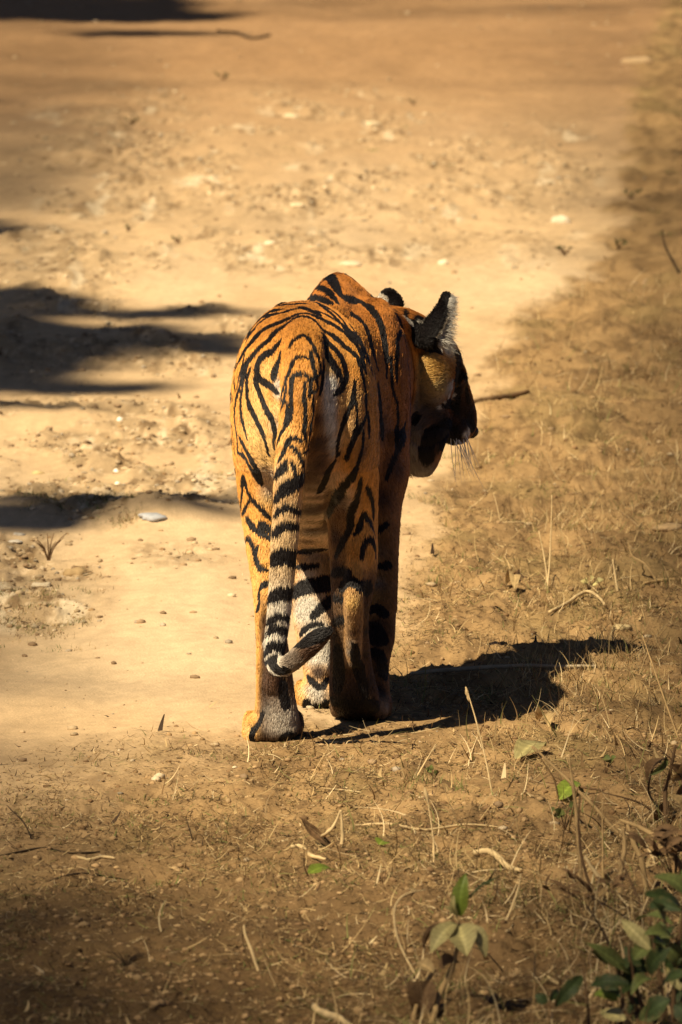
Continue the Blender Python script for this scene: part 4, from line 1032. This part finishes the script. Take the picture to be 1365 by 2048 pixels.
def leaf(base, tip, width, mat, nrm=(0, -.6, .8), fold=.25, droop=.15, curl=.0, parent=None, name='leaf', nl=16, nw=4):
    """a leaf blade from base to tip with a folded midrib, pointed ends and a wavy rim"""
    base, tip = np.array(base, float), np.array(tip, float); L = np.linalg.norm(tip-base); d = (tip-base)/L
    n_ = np.array(nrm, float); n_ -= d*(n_@d); n_ /= np.linalg.norm(n_)+1e-9; s = np.cross(d, n_)
    V = []
    ph = abs(base[0]*37+base[2]*51) % 6
    for i in range(nl+1):
        t = i/nl; w = width*.5*(math.sin(math.pi*min(1, t*.97+.03))**.75)*(1.15-.45*t)
        for j in range(-nw, nw+1):
            q = j/nw
            z = abs(q)*w*fold + curl*q*q*w + .05*L*math.sin(t*9+ph+q*1.3)*abs(q)*.5
            p_ = base + d*L*t + s*w*q + n_*(z + droop*L*math.sin(math.pi*t)*.8)
            V.append(p_)
    k = 2*nw+1
    c0 = np.array(LEAFC.get(mat.name.split('.')[0], (.2, .2, .1))); cols = []
    hv = .8+.4*((abs(base[0])*977+abs(base[2])*613) % 1)
    for i in range(nl+1):
        for j in range(-nw, nw+1):
            t, q = i/nl, abs(j/nw)
            vein = 1+.16*math.sin(46*(t-.45*q)) if nl > 6 else 1
            e_ = max(0, math.sin(t*23+ph+j)*.5+q-.95)
            cc = c0*hv*vein*(1.45 if j == 0 else 1) ; cols.append(cc*(1-e_)+np.array([.22, .13, .05])*e_)
    Fq = [(i*k+j, i*k+j+1, (i+1)*k+j+1, (i+1)*k+j) for i in range(nl) for j in range(k-1)]
    return new_mesh(name, V, np.array(Fq), mat, True, parent, np.array(cols))
def lying(pts, r_, lift=0):
    return [GR(a, b, r_+lift) for a, b in pts]
def standing(pts, lean=0.0):
    """first point stands on the ground; the others rise above it, leaning away by lean metres"""
    b = GR(*pts[0], -.004); out = [b]; n_ = len(pts)
    for i, (a, c_) in enumerate(pts[1:], 1):
        out.append(W(a, c_, b[1]+lean*i/(n_-1)))
    return out
M15 = px2m(13.5)
# ---- sticks and stalks, each a thing
STICKS = [
 ('stick', 'long straight grey stick lying across the shadow right of the tiger', 'stick', grey_wood, [(822, 1348), (930, 1342), (1040, 1341), (1130, 1343), (1192, 1345)], 4.8, .010),
 ('stick', 'dark low stick on the verge beside the tiger muzzle', 'stick', brown_wood, [(945, 808), (985, 806), (1020, 802), (1058, 800)], 6, 0),
 ('stick', 'bleached pale stick lying at the border of road and dark litter in the lower left', 'stick', pale_wood, [(150, 1703), (180, 1706), (205, 1702), (230, 1704)], 4, 0),
 ('twig', 'thin dark forked twig lying along the road edge, lower left corner', 'twig', dark_wood, [(-5, 1708), (40, 1700), (90, 1694), (140, 1697), (200, 1690)], 2.6, 0),
 ('twig', 'dark curved twig with a thick end below the bleached stick', 'twig', dark_wood, [(92, 1756), (150, 1752), (200, 1742), (258, 1738)], 2.6, 0),
 ('stick', 'pale bent stick on the verge left of the fallen green leaf', 'stick', pale_wood, [(583, 1706), (602, 1706), (622, 1718), (652, 1723)], 5, 0),
 ('stalk', 'long thin tan stalk lying level on the foreground verge', 'stalk', pale_wood, [(712, 1655), (780, 1668), (850, 1668), (930, 1662), (1002, 1664)], 3.2, 0),
 ('stick', 'pale thick root piece lying above the wilting seedling', 'stick', pale_wood, [(948, 1728), (985, 1728), (1015, 1738), (1042, 1744)], 7, 0),
 ('stick', 'pale curved root cut off by the bottom of the foreground', 'stick', pale_wood, [(628, 2008), (650, 2026), (680, 2042), (705, 2060)], 8, 0),
 ('stick', 'arched pale stick lying on the bank right of the tiger shadow', 'stick', pale_wood, [(1100, 1228), (1135, 1212), (1168, 1200), (1190, 1204), (1211, 1220)], 4.2, .006),
 ('stick', 'straight brown stick lying level at the right of the bank', 'stick', tan_wood, [(1288, 1157), (1330, 1155), (1400, 1158)], 3.4, 0),
 ('twig', 'dark forked twig lying on the far road at its top', 'twig', dark_wood, [(436, 62), (470, 66), (505, 76), (540, 70)], 3.4, 0),
 ('stick', 'thin tan stick right of the small stones on the verge', 'stick', tan_wood, [(1030, 1782), (1052, 1786), (1080, 1792)], 4.5, 0),
 ('stick', 'short white snapped stick near the leafy bush', 'stick', pale_wood, [(1096, 1960), (1115, 1964), (1134, 1967)], 4.5, 0),
 ('stick', 'pale stick pointing at the tiger shadow from below', 'stick', pale_wood, [(1140, 1438), (1160, 1437), (1178, 1440)], 4, 0),
 ('stick', 'pale thin straw lying just behind the rear paws', 'straw', pale_wood, [(638, 1477), (660, 1486), (690, 1488), (715, 1486)], 2.4, 0),
]
for k, (nm, lab, cat, m, pts, rpx, lift) in enumerate(STICKS):
    Yb = G(*pts[0])[1]; rr = rpx*px2m(Yb)
    o = tube(nm, lying(pts, rr*.8, lift), [rr*.8, rr, rr*.9, rr*.6], m, seed=k); tag(o, lab, cat)
STALKS = [
 ('grass_stem', 'thin pale upright grass stem with a seed head standing below the tiger shadow', 'grass stem', pale_wood, [(987, 1592), (972, 1520), (955, 1450), (934, 1378)], 1.9, .05),
 ('grass_stem', 'thin upright grass stem beside the road right of the raised ear', 'grass stem', tan_wood, [(1172, 620), (1174, 580), (1176, 545)], 1.5, .02),
 ('stalk', 'tall straight brown stalk standing on the lower right verge', 'stalk', tan_wood, [(1162, 1790), (1158, 1690), (1150, 1600), (1138, 1512)], 4.5, .04),
 ('stalk', 'slanting tan stalk leaning down to the right over the dead litter', 'stalk', tan_wood, [(1250, 1672), (1190, 1615), (1120, 1545), (1066, 1492)], 4.2, .12),
 ('stalk', 'thick brown stalk leaning above the leafy bush', 'stalk', tan_wood, [(1400, 1790), (1340, 1700), (1290, 1660), (1240, 1640)], 6.5, .1),
 ('stalk', 'thick pale stump of a stalk standing left of the leafy bush', 'stalk', tan_wood, [(1240, 1802), (1243, 1740), (1250, 1690), (1246, 1655)], 6.0, .03),
 ('stalk', 'bowed thick stalk standing right behind the leafy bush', 'stalk', tan_wood, [(1292, 1786), (1286, 1730), (1270, 1690), (1255, 1650)], 6.5, .03),
 ('stalk', 'dark reddish stalk bending left above the dead litter', 'stalk', brown_wood, [(1210, 1830), (1185, 1780), (1165, 1720), (1158, 1650), (1160, 1590)], 3.5, .03),
 ('stalk', 'thin upright stalk between the tall brown stalk and the stump', 'stalk', tan_wood, [(1206, 1770), (1206, 1690), (1205, 1600)], 2.4, .03),
 ('grass_stem', 'thin straight stem rising through the litter below the seed head stem', 'grass stem', pale_wood, [(868, 1745), (868, 1690), (862, 1640), (852, 1580)], 1.6, .03),
 ('grass_stem', 'thin grey upright stem right of the wilting seedling', 'grass stem', tan_wood, [(1068, 2000), (1070, 1930), (1072, 1860)], 1.8, .03),
 ('stalk', 'reddish stalk rising at the left foot of the leafy bush', 'stalk', brown_wood, [(1180, 2070), (1176, 2010), (1168, 1940)], 3.4, .02),
 ('grass_stem', 'pale upright stem rising in front of the leafy bush', 'grass stem', pale_wood, [(1345, 2070), (1334, 1980), (1325, 1900)], 2.2, .02),
 ('stalk', 'long slender stem curving left from the ground beside the seedling', 'stalk', pale_wood, [(834, 1932), (805, 1900), (790, 1850), (792, 1810), (815, 1787), (852, 1780)], 2.6, .04),
 ('stalk', 'thin stem hooked over at its top on the verge below the tiger', 'stalk', pale_wood, [(1006, 1870), (1018, 1830), (1036, 1780), (1042, 1748)], 2.6, .04),
 ('grass_stem', 'thin dark stem sprouting from the bare road at lower left', 'grass stem', dark_wood, [(66, 1672), (48, 1645), (28, 1625), (14, 1610)], 1.6, .04),
 ('grass_stem', 'short dark upright stem on the litter left of the bent stalk', 'grass stem', dark_wood, [(388, 1686), (380, 1660), (371, 1632)], 1.6, .02),
 ('grass_stem', 'pale slanting stem standing below the tiger shadow tip', 'grass stem', pale_wood, [(830, 1562), (848, 1530), (872, 1488)], 2.0, .02),
 ('grass_stem', 'tall thin dry stem on the bank, tallest of the far bundle', 'grass stem', pale_wood, [(1095, 1180), (1100, 1120), (1103, 1050), (1104, 990)], 1.8, .05),
 ('grass_stem', 'dry stem leaning left out of the far bundle on the bank', 'grass stem', pale_wood, [(1098, 1180), (1090, 1120), (1078, 1062)], 1.6, .05),
 ('grass_stem', 'dry stem leaning right out of the far bundle on the bank', 'grass stem', pale_wood, [(1102, 1178), (1112, 1150), (1130, 1190)], 1.8, .03),
 ('stalk', 'curved dark stem at the far right border of the bank', 'stalk', dark_wood, [(1360, 552), (1345, 520), (1330, 490), (1325, 460)], 2.6, .04),
 ('stalk', 'forked pale stalk with a broken top at the right of the bank', 'stalk', pale_wood, [(1236, 1200), (1232, 1160), (1226, 1118)], 2.8, .03),
 ('stalk', 'slanting pale stalk above the level brown stick', 'stalk', tan_wood, [(1318, 1152), (1290, 1128), (1265, 1112), (1256, 1080)], 2.6, .05),
 ('stalk', 'thin long stem slanting on the right verge beside the shadow', 'stalk', tan_wood, [(1360, 1480), (1330, 1400), (1302, 1320), (1285, 1270)], 1.9, .08),
 ('stalk', 'broken pale stalk standing on the soil at bottom centre', 'stalk', pale_wood, [(518, 1932), (505, 1905), (492, 1872), (488, 1850)], 3.6, .01),
 ('stalk', 'pale reed like stalk lying against the reddish stalk', 'stalk', pale_wood, [(1222, 1800), (1210, 1770), (1186, 1738), (1170, 1712)], 5.0, .03),
]
for k, (nm, lab, cat, m, pts, rpx, lean) in enumerate(STALKS):
    P3 = standing(pts, lean); rr = rpx*px2m(P3[0][1])
    o = tube(nm, P3, [rr, rr*.95, rr*.8, rr*.5], m, seed=50+k); tag(o, lab, cat)
    if 'seed head' in lab:
        o2 = tube('seed_head', [P3[-1]+np.array([.004, 0, -.022]), P3[-1]+np.array([.001, 0, -.008]), P3[-1]+np.array([-.002, 0, .004])], [.0012, .0034, .0008], pale_wood, parent=o)
# dried bent stalk with a dark leaf, below the tiger
bs_ = empty('bent_stalk', tuple(GR(655, 1690))); tag(bs_, 'dried stalk bent over into an upturned V beside a dark curled strip', 'stalk')
b0 = GR(684, 1698); top = W(682, 1620, b0[1])
def under(o, root): o.parent = root; o.matrix_parent_inverse = Matrix.Translation(-root.location); return o
under(tube('stem', [b0, W(686, 1670, b0[1]), W(684, 1640, b0[1]), top], [.0035, .0032, .0022, .0015], pale_wood), bs_)
under(tube('stem', [GR(632, 1680), W(652, 1668, b0[1]), W(670, 1648, b0[1]), top], [.003, .003, .0025, .0015], pale_wood), bs_)
under(leaf(GR(668, 1694), W(600, 1634, b0[1]+.03), .020, leaf_b, (0.3, -.8, .5), .5, -.15), bs_)

# fallen leaves that stand out
def lone_leaf(label, a, b, w, m, lift=.006, **k):
    A = GR(*a, lift); B = GR(*b, lift+.006)
    o = leaf(A, B, w, m, name='fallen_leaf', **k); tag(o, label, 'leaf'); return o
lone_leaf('bright green fallen leaf lying on the soil below the bent stalk', (618, 1755), (664, 1748), .03, leaf_f, nrm=(0, -.4, .9))
lone_leaf('bright green fallen leaf under the tall brown stalk', (1120, 1597), (1158, 1588), .04, leaf_f, nrm=(0, -.5, .9))
lone_leaf('tiny green fallen leaf right of the bent stalk', (758, 1700), (772, 1697), .03, leaf_f, nrm=(0, -.5, .9))
lone_leaf('pale curled leaf standing on edge near the tiger shadow', (1075, 1455), (1098, 1472), .03, leaf_t, nrm=(0.2, -.9, .3), fold=.8)
lone_leaf('olive fallen leaf in the litter under the slanting stalk', (1035, 1530), (1090, 1515), .05, leaf_o, nrm=(0, -.4, .9))
lone_leaf('dry pale leaf standing on the bank like a small flag', (1016, 1172), (1030, 1200), .03, leaf_t, nrm=(0.1, -.9, .3))
lone_leaf('dark curled leaf on the bank above the pale stick arch', (1020, 1188), (1026, 1165), .02, leaf_b, nrm=(0.4, -.9, .3))

# ---- stones that stand out
def stone(label, px, py, wpx, hpx, c, seed, bluish=False):
    p_ = GR(px, py+hpx*.35); s = px2m(p_[1])
    v_, f_ = ico(3); r_ = np.random.default_rng(seed)
    a, b, h = wpx*.5*s, wpx*.5*s*.85, hpx*.62*s
    k = 1+.5*(fbm(v_[:, 0]*1.6+seed, v_[:, 1]*1.3+v_[:, 2], 3, seed)-.5)*2
    cut = np.clip(v_[:, 2], -.7, 1)*(1-.25*fbm(v_[:, 0]*2+seed, v_[:, 1]*2, 3, seed+3))
    V_ = np.stack([v_[:, 0]*a*k, v_[:, 1]*b*k, cut*h*k], 1)+p_+Z_*h*.05
    cc = np.tile(np.array(c), (len(V_), 1))*(.85+.3*fbm(v_[:, 0]*5, v_[:, 2]*5, 3, seed))[:, None]
    o = new_mesh('stone', V_, f_, stone_m, True, None, cc); tag(o, label, 'stone')
ST = [('rounded tan stone, biggest among the grass at the left of the road', 152, 1127, 46, 24, (.40, .27, .13)),
 ('small angular stone lying on the near side of the biggest tan stone', 178, 1133, 26, 10, (.30, .20, .10)),
 ('pale flat stone low down left of the rounded tan stone', 84, 1158, 38, 13, (.66, .54, .36)),
 ('small pale pointed stone left of the rounded tan stone', 86, 1118, 16, 18, (.48, .36, .22)),
 ('bright white angular stone lying near the far verge', 1122, 434, 40, 26, (.72, .60, .42)),
 ('large blurred pale stone farthest up the right of the road', 1272, 120, 66, 28, (.50, .34, .18)),
 ('smooth grey blue hump of stone at the end of the left grass tuft', 308, 1041, 62, 18, (.42, .42, .42)),
 ('bright flat stone just above the withers of the tiger', 706, 530, 50, 14, (.66, .52, .34)),
 ('pale stone on the road up left of the tiger', 540, 487, 28, 14, (.76, .62, .42)),
 ('pale small stone up right of the ears', 888, 521, 24, 14, (.76, .62, .42)),
 ('white pebble shining in the left gravel, uppermost of three', 240, 842, 11, 12, (.85, .80, .68)),
 ('white pebble shining in the left gravel, middle of three', 234, 936, 12, 10, (.85, .80, .68)),
 ('white pebble shining in the left gravel, lowest of three', 236, 962, 14, 10, (.80, .72, .56)),
 ('yellowish stone lying in the left gravel near the picture border', 76, 938, 26, 9, (.62, .46, .22)),
 ('pale broad stone set in the road far above the tiger', 590, 415, 40, 10, (.72, .56, .34)),
 ('pale stone in the far gravel, leftmost of the upper row', 585, 228, 36, 16, (.66, .52, .32)),
 ('pale stone in the far gravel, rightmost of the upper row', 740, 242, 40, 14, (.66, .52, .32)),
 ('brown half sunk stone on the right bank at the frame border', 1335, 1062, 60, 18, (.42, .28, .14)),
 ('tan stone beside the shadow tip on the bank', 1245, 1250, 38, 16, (.48, .36, .18)),
 ('flat pale stone low in the left litter', 30, 1072, 30, 8, (.62, .55, .44)),
 ('dull stone half buried at the left of the shaded band', 40, 1062, 26, 9, (.45, .40, .33)),
]
for k, s_ in enumerate(ST): stone(*s_[:-1], s_[-1], 100+k)

# ---- the wilting seedling in the foreground
B = GR(868, 2020); Yb = B[1]
sd = empty('seedling', tuple(B)); tag(sd, 'wilting seedling with a pale upright leaf pair over drooping olive leaves', 'seedling')
under(tube('stem', [GR(862, 2040), W(880, 1990, Yb), W(905, 1935, Yb), W(917, 1880, Yb), W(919, 1835, Yb)], [.005, .0048, .004, .003, .002], tan_wood), sd)
under(tube('stem', [GR(826, 2040), W(838, 1990, Yb+.02), W(860, 1955, Yb+.02), W(872, 1940, Yb+.02)], [.004, .003, .0025, .002], tan_wood), sd)
def lf(a, b, w, m, n=(0, -.8, .5), dy=(0, 0), **k):
    return leaf(W(*a, Yb+dy[0]), W(*b, Yb+dy[1]), w*px2m(Yb), m, nrm=n, **k)
for a, b, w, m, n, dy, kw in [
  ((920, 1832), (932, 1746), 40, leaf_f, (-.3, -.9, .2), (0, .01), dict(fold=.35)),
  ((915, 1832), (908, 1790), 20, leaf_o, (-.6, -.7, .2), (0, -.01), dict(fold=.3)),
  ((936, 1796), (1002, 1752), 36, leaf_d, (.1, -.3, -.9), (.0, .03), dict(fold=.3, droop=-.12)),
  ((916, 1842), (884, 1812), 20, leaf_o, (0, -.5, .8), (0, -.02), dict()),
  ((912, 1846), (862, 1908), 46, leaf_o, (-.4, -.8, .5), (0, -.03), dict(fold=.35, droop=.18)),
  ((918, 1850), (935, 1912), 66, leaf_o, (.0, -.9, .4), (0, -.035), dict(fold=.5, droop=.15)),
  ((930, 1852), (972, 1915), 44, leaf_o, (.5, -.8, .4), (0, -.02), dict(fold=.4, droop=.22)),
  ((886, 1850), (848, 1900), 22, leaf_b, (-.8, -.3, .3), (.01, .02), dict(fold=1.2)),
  ((880, 1938), (920, 1925), 34, leaf_b, (0, -.6, .7), (0, .0), dict(fold=.9, droop=.3)),
  ((868, 1945), (832, 1925), 30, leaf_t, (0, -.7, .6), (0, .02), dict(fold=.6)),
  ((862, 1962), (838, 2040), 60, leaf_b, (-.2, -.9, .2), (0, -.01), dict(fold=.8, droop=.2)),
  ((850, 1965), (820, 2000), 30, leaf_b, (-.5, -.7, .4), (.01, .02), dict(fold=.8))]:
    under(lf(a, b, w, m, n, dy, **kw), sd)

# ---- leafy bush in the lower right corner
B = GR(1330, 2060); Yb = B[1]
bu = empty('leafy_bush', tuple(B)); tag(bu, 'low bush with broad dark green leaves in the lower right corner', 'bush')
for pts in [[(1330, 2060), (1325, 1980), (1310, 1900), (1300, 1830)], [(1345, 2060), (1350, 1960), (1362, 1860), (1375, 1760)], [(1300, 2070), (1270, 2010), (1240, 1950), (1225, 1900)],
            [(1240, 2065), (1246, 2000), (1240, 1940)], [(1310, 2065), (1280, 2000), (1262, 1930), (1258, 1890)]]:
    under(tube('stem', [W(a, b, Yb) for a, b in pts], [.004, .003, .002], brown_wood), bu)
rb = random.Random(21)
BL = [((1290, 1790), (1365, 1840), 46, leaf_d), ((1310, 1752), (1380, 1800), 48, leaf_g), ((1365, 1740), (1400, 1800), 40, leaf_g), ((1300, 1810), (1365, 1822), 34, leaf_d), ((1345, 1850), (1270, 1842), 34, leaf_g),
      ((1305, 1900), (1242, 1838), 34, leaf_o), ((1262, 1948), (1168, 1884), 36, leaf_g), ((1310, 1905), (1322, 1842), 46, leaf_g), ((1318, 1910), (1352, 1850), 44, leaf_d), ((1290, 1930), (1248, 1892), 30, leaf_d),
      ((1298, 1945), (1345, 1895), 48, leaf_d), ((1250, 1960), (1298, 1925), 44, leaf_d), ((1258, 1968), (1178, 1972), 36, leaf_d), ((1240, 1985), (1190, 1955), 30, leaf_d), ((1330, 1940), (1380, 1880), 46, leaf_d),
      ((1310, 1960), (1262, 1990), 38, leaf_g), ((1325, 1975), (1375, 1950), 46, leaf_d), ((1340, 2000), (1290, 2035), 48, leaf_d), ((1350, 2010), (1400, 2050), 50, leaf_d), ((1165, 1952), (1110, 2015), 34, leaf_d),
      ((1235, 2000), (1188, 1990), 34, leaf_f), ((1240, 1995), (1205, 1968), 24, leaf_d), ((1300, 2000), (1330, 2060), 40, leaf_d), ((1095, 2005), (1070, 1990), 26, leaf_d), ((1100, 2000), (1118, 1982), 20, leaf_d),
      ((1250, 2040), (1200, 2025), 36, leaf_o), ((1280, 2045), (1330, 2010), 40, leaf_g), ((1355, 1925), (1395, 1960), 40, leaf_g), ((1290, 1870), (1350, 1880), 36, leaf_g), ((1260, 2030), (1285, 1985), 30, leaf_d),
      ((1360, 1980), (1340, 1920), 38, leaf_o), ((1330, 1860), (1300, 1800), 34, leaf_d), ((1380, 2020), (1350, 1970), 44, leaf_d), ((1215, 1930), (1180, 1905), 22, leaf_d)]
BL += [((x_, y_), (x_+dx_, y_+dy_), 34+abs(dx_)*.2, m_) for x_, y_, dx_, dy_, m_ in [(rb.uniform(1225, 1400), rb.uniform(1890, 2060), rb.uniform(-70, 60), rb.uniform(-50, 30), rb.choice([leaf_d, leaf_d, leaf_d, leaf_g])) for _ in range(16)]]
for a, b, w, m in BL:
    n = (rb.uniform(-.6, .5), rb.uniform(-.9, -.35), rb.uniform(.2, .9)); dy = rb.uniform(-.10, .09)
    under(leaf(W(*a, Yb+dy), W(*b, Yb+dy+rb.uniform(-.05, .05)), w*px2m(Yb), m, nrm=n, fold=rb.uniform(.1, .5), droop=rb.uniform(.05, .25)), bu)
# ---- dead plant at the right border with curled dark and tan leaves
B = GR(1330, 1640); Yb = B[1]
dp = empty('dead_plant', tuple(B)); tag(dp, 'dead plant with curled brown leaves at the right border above the bush', 'plant')
under(tube('stem', [GR(1335, 1650), W(1330, 1590, Yb), W(1342, 1540, Yb), W(1352, 1490, Yb)], [.004, .0035, .002], brown_wood), dp)
under(tube('stem', [GR(1300, 1610), W(1298, 1570, Yb), W(1310, 1530, Yb), W(1335, 1515, Yb)], [.002, .002, .0012], dark_wood), dp)
for a, b, w, m in [((1295, 1562), (1338, 1515), 26, leaf_b), ((1302, 1550), (1330, 1510), 16, leaf_g), ((1340, 1590), (1365, 1640), 34, leaf_t), ((1345, 1560), (1378, 1500), 30, leaf_t), ((1335, 1600), (1310, 1650), 30, leaf_b),
                   ((1350, 1600), (1385, 1560), 36, leaf_b), ((1330, 1640), (1365, 1690), 36, leaf_b), ((1340, 1530), (1362, 1560), 28, leaf_b)]:
    n = (rb.uniform(-.7, .7), -.6, rb.uniform(.1, .6))
    under(leaf(W(*a, Yb+rb.uniform(-.04, .04)), W(*b, Yb+rb.uniform(-.04, .04)), w*px2m(Yb), m, nrm=n, fold=.9, droop=.25), dp)
# ---- small weeds
def weed(label, px, py, hpx, n_, m, ms=brown_wood, seed=0, lw=.4, cat='weed', spread=1.0):
    rr = random.Random(seed); B = GR(px, py); s = px2m(B[1]); h = hpx*s
    w = empty('weed', tuple(B)); tag(w, label, cat)
    for k in range(n_):
        a = rr.uniform(-1, 1)*spread; b = rr.uniform(-.6, .6); hh = h*rr.uniform(.6, 1)
        tip = B + np.array([a*h*.7, b*h*.7, hh]); mid = B + np.array([a*h*.25, b*h*.25, hh*.6])
        under(tube('stem', [B-Z_*.004, mid, tip], [.0016*s*1000, .0012*s*1000, .0006*s*1000], ms, sides=5, sub=2), w)
        for q in range(2 if m else 0):
            t_ = mid + (tip-mid)*rr.uniform(.2, 1); dd = np.array([rr.uniform(-1, 1), rr.uniform(-1, .4), rr.uniform(-.1, .7)]); dd /= np.linalg.norm(dd)
            under(leaf(t_, t_+dd*h*rr.uniform(.3, .5), h*lw*.5, m, nrm=(dd[1], -.7, .7), nl=4, nw=1), w)
weed('small dark green weed lying on the road near the white stone', 1130, 508, 18, 6, leaf_d, seed=1, spread=1.8)
weed('small dark weed at the right side of the far road', 1236, 488, 26, 5, leaf_d, seed=2)
weed('dark blurred weed on the bank beside the far road bend', 1262, 398, 22, 5, leaf_d, seed=3, spread=1.6)
weed('dry reddish weed with fine stems at the left of the road', 98, 1112, 60, 11, None, seed=4)
weed('green weed in the litter at the foot of the tall brown stalk', 1130, 1668, 50, 5, leaf_g, seed=5, lw=.8)
weed('low green weed behind the tall brown stalk', 1212, 1560, 40, 3, leaf_g, seed=6, lw=.8)
weed('pale green weed on the bank under the pale stick arch', 1178, 1190, 36, 4, leaf_o, seed=7, lw=.8)
weed('small green sprout beside the slanting pale stem', 868, 1580, 30, 3, leaf_g, seed=8, lw=.8)
weed('small dark weed on the far road above the tiger', 722, 364, 12, 5, leaf_d, seed=9, spread=1.6)
weed('little dark weed in the far gravel, left of the upper twig end', 448, 158, 16, 6, leaf_d, seed=10, spread=1.8)
weed('little dark weed at the middle left of the far gravel', 266, 242, 16, 6, leaf_d, seed=11, spread=1.6)
weed('little dark weed below the middle left gravel', 256, 462, 14, 6, leaf_d, seed=12, spread=1.8)
weed('little dark weed left of the pale broad stone', 358, 484, 14, 6, leaf_d, seed=13, spread=1.8)
weed('little dark weed right of the far gravel', 828, 208, 12, 5, leaf_d, seed=14, spread=1.6)
weed('dry weed of thin dark stems heaped on the soil at lower left', 250, 1935, 34, 12, None, ms=dark_wood, seed=15, spread=2.2)
weed('thin dry weed on the bank right of the far stem bundle', 1040, 1160, 60, 4, None, ms=tan_wood, seed=16)
weed('bushy dead weed of tangled brown stems at the right border', 1350, 1790, 130, 16, leaf_b, seed=17, spread=1.3, lw=.25)
weed('tangled dead stems left of the leafy bush', 1180, 1850, 90, 14, leaf_b, ms=tan_wood, seed=18, spread=1.6, lw=.2)

for k in range(60):
    rr = random.Random(900+k); px = 1365-abs(rr.gauss(0, 110)); py = rr.uniform(1500, 2040); 
    a_ = rr.uniform(-1.3, 1.3); L_ = rr.uniform(40, 150)
    P_ = [(px, py), (px+L_*.4*math.sin(a_)+rr.uniform(-8, 8), py-L_*.4*math.cos(a_)), (px+L_*math.sin(a_*1.2), py-L_*math.cos(a_*1.1)*.9)]
    P3 = standing(P_, rr.uniform(-.08, .12)); q_ = rr.uniform(.9, 3.2)*px2m(13)
    o = tube('dead_twig', P3, [q_, q_*.8, q_*.4], rr.choice([tan_wood, tan_wood, brown_wood, pale_wood, dark_wood]), sides=5, seed=700+k)
    tag(o, 'thin bare dead twig in the tangle of stems at the lower right', 'twig', 'bare twigs tangled at the lower right')
# ---- trees left of and behind the camera; their crowns shade the road; the last three are added to dim the edges
bark = principled('tree_bark', (.16, .11, .07), rough=.9, noise=(8, .3), bump=(20, .8, .02))
crown_m = principled('tree_leaf', (.06, .09, .025), rough=.55, spec=.3, noise=(3, .3), trans=.2)
def shade_tree(label, base, patches, t_, seed, leaf_s=.05, spread=(.12, .12)):
    """patches: (px, py, rx, ry, leaves) shaded on the ground; the twigs that do it hang up along the sun's direction"""
    r_ = np.random.default_rng(seed); S = np.array(SUNV)
    tr = empty('shade_tree', base); tag(tr, label, 'tree')
    C_ = []; ends = []
    for px, py, rx, ry, k in patches:
        if t_ == 18.0: k = int(k*.62)
        a = r_.random(k)*6.283; q = np.sqrt(r_.random(k))
        pp = np.stack([px+rx*q*np.cos(a), py+ry*q*np.sin(a)], 1)
        g_ = np.array([G(u, v) for u, v in pp])
        tt = t_*(1+.10*(r_.random(k)-.5))
        C_.append(g_+S*tt[:, None]); ends.append(C_[-1].mean(0))
    P = np.vstack(C_); n = len(P)
    base = np.array(base, float); crown_c = P.mean(0)
    top = np.array([base[0]*.75+crown_c[0]*.25, base[1]*.75+crown_c[1]*.25, crown_c[2]*.72])
    under(tube('trunk', [base, base*.5+top*.5+np.array([.15, .1, 0]), top], [.22, .17, .12], bark, sides=10), tr)
    for e in ends:
        under(tube('limb', [top, top*.5+e*.5+np.array([0, 0, .35]), e], [.08, .04, .012], bark, sides=6), tr)
    ang = r_.random(n)*6.283
    o = blades('crown', P, ang, (r_.random(n)-.6)*1.2, leaf_s*(.8+.8*r_.random(n)), leaf_s*(.5+.4*r_.random(n)), np.ones((n, 3)), .3*r_.random(n), crown_m, 2, seed)
    under(o, tr)
    return tr
shade_tree('leafy tree at the roadside whose boughs shade the road left of the tiger', (-8.2, 11.0, 0),
   [(40, 610, 160, 34, 900), (90, 690, 200, 45, 2600), (-60, 700, 150, 70, 1600), (30, 740, 150, 26, 700), (330, 680, 170, 16, 500), (420, 700, 90, 10, 300), (330, 625, 190, 9, 260), (40, 775, 150, 9, 300), (180, 772, 180, 8, 360), (60, 820, 130, 5, 160),
    (60, 1035, 150, 20, 600), (230, 1005, 130, 11, 300), (400, 1000, 90, 9, 260), (-40, 460, 100, 22, 300), (420, 1030, 80, 7, 120), (250, 655, 120, 9, 200)], 18.0, 31, .075)
shade_tree('far roadside tree whose crown shades the top corner of the road', (-13.0, 34.0, 0),
   [(60, 10, 330, 30, 1500), (250, 30, 230, 12, 400), (-100, -60, 500, 50, 1400), (300, 66, 140, 5, 90)], 20.0, 32, .13)
def cover(px, py, rx, ry, c_, ls=.11):  # leaf count for the added crowns that dim the view's edges
    g_ = G(px, min(max(py, -150), 2300)); ax = math.pi*rx*ry*px2m(g_[1])*(g_[1]**2/(F*(CAM_H*1.0)))
    return (px, py, rx, ry, max(8, int(c_*ax/(.0085*(ls/.15)**2))))
shade_tree('added unseen tree whose thin high crown dims the near corners', (-24.0, -6.0, 0),
   [cover(0, 2020, 420, 260, .75), cover(60, 1800, 420, 300, .4), cover(500, 2080, 700, 170, .4), cover(1300, 2050, 330, 330, .5), cover(1200, 1850, 420, 420, .2), cover(-60, 1550, 200, 420, .5)], 45.0, 33, .11)
shade_tree('added unseen tall tree dimming the upper edges of the view', (-22.0, 14.0, 0),
   [cover(680, -40, 1100, 80, .14), cover(40, 180, 260, 240, .32), cover(1330, 200, 260, 330, .2), cover(1365, 560, 130, 320, .3), cover(-20, 380, 160, 200, .3)], 55.0, 34, .11)
shade_tree('added unseen tall tree dimming the left and right edges of the view', (-20.0, 4.0, 0),
   [cover(1400, 1000, 160, 420, .4), cover(1400, 1450, 190, 330, .4), cover(-40, 1150, 120, 260, .4)], 42.0, 35, .11)
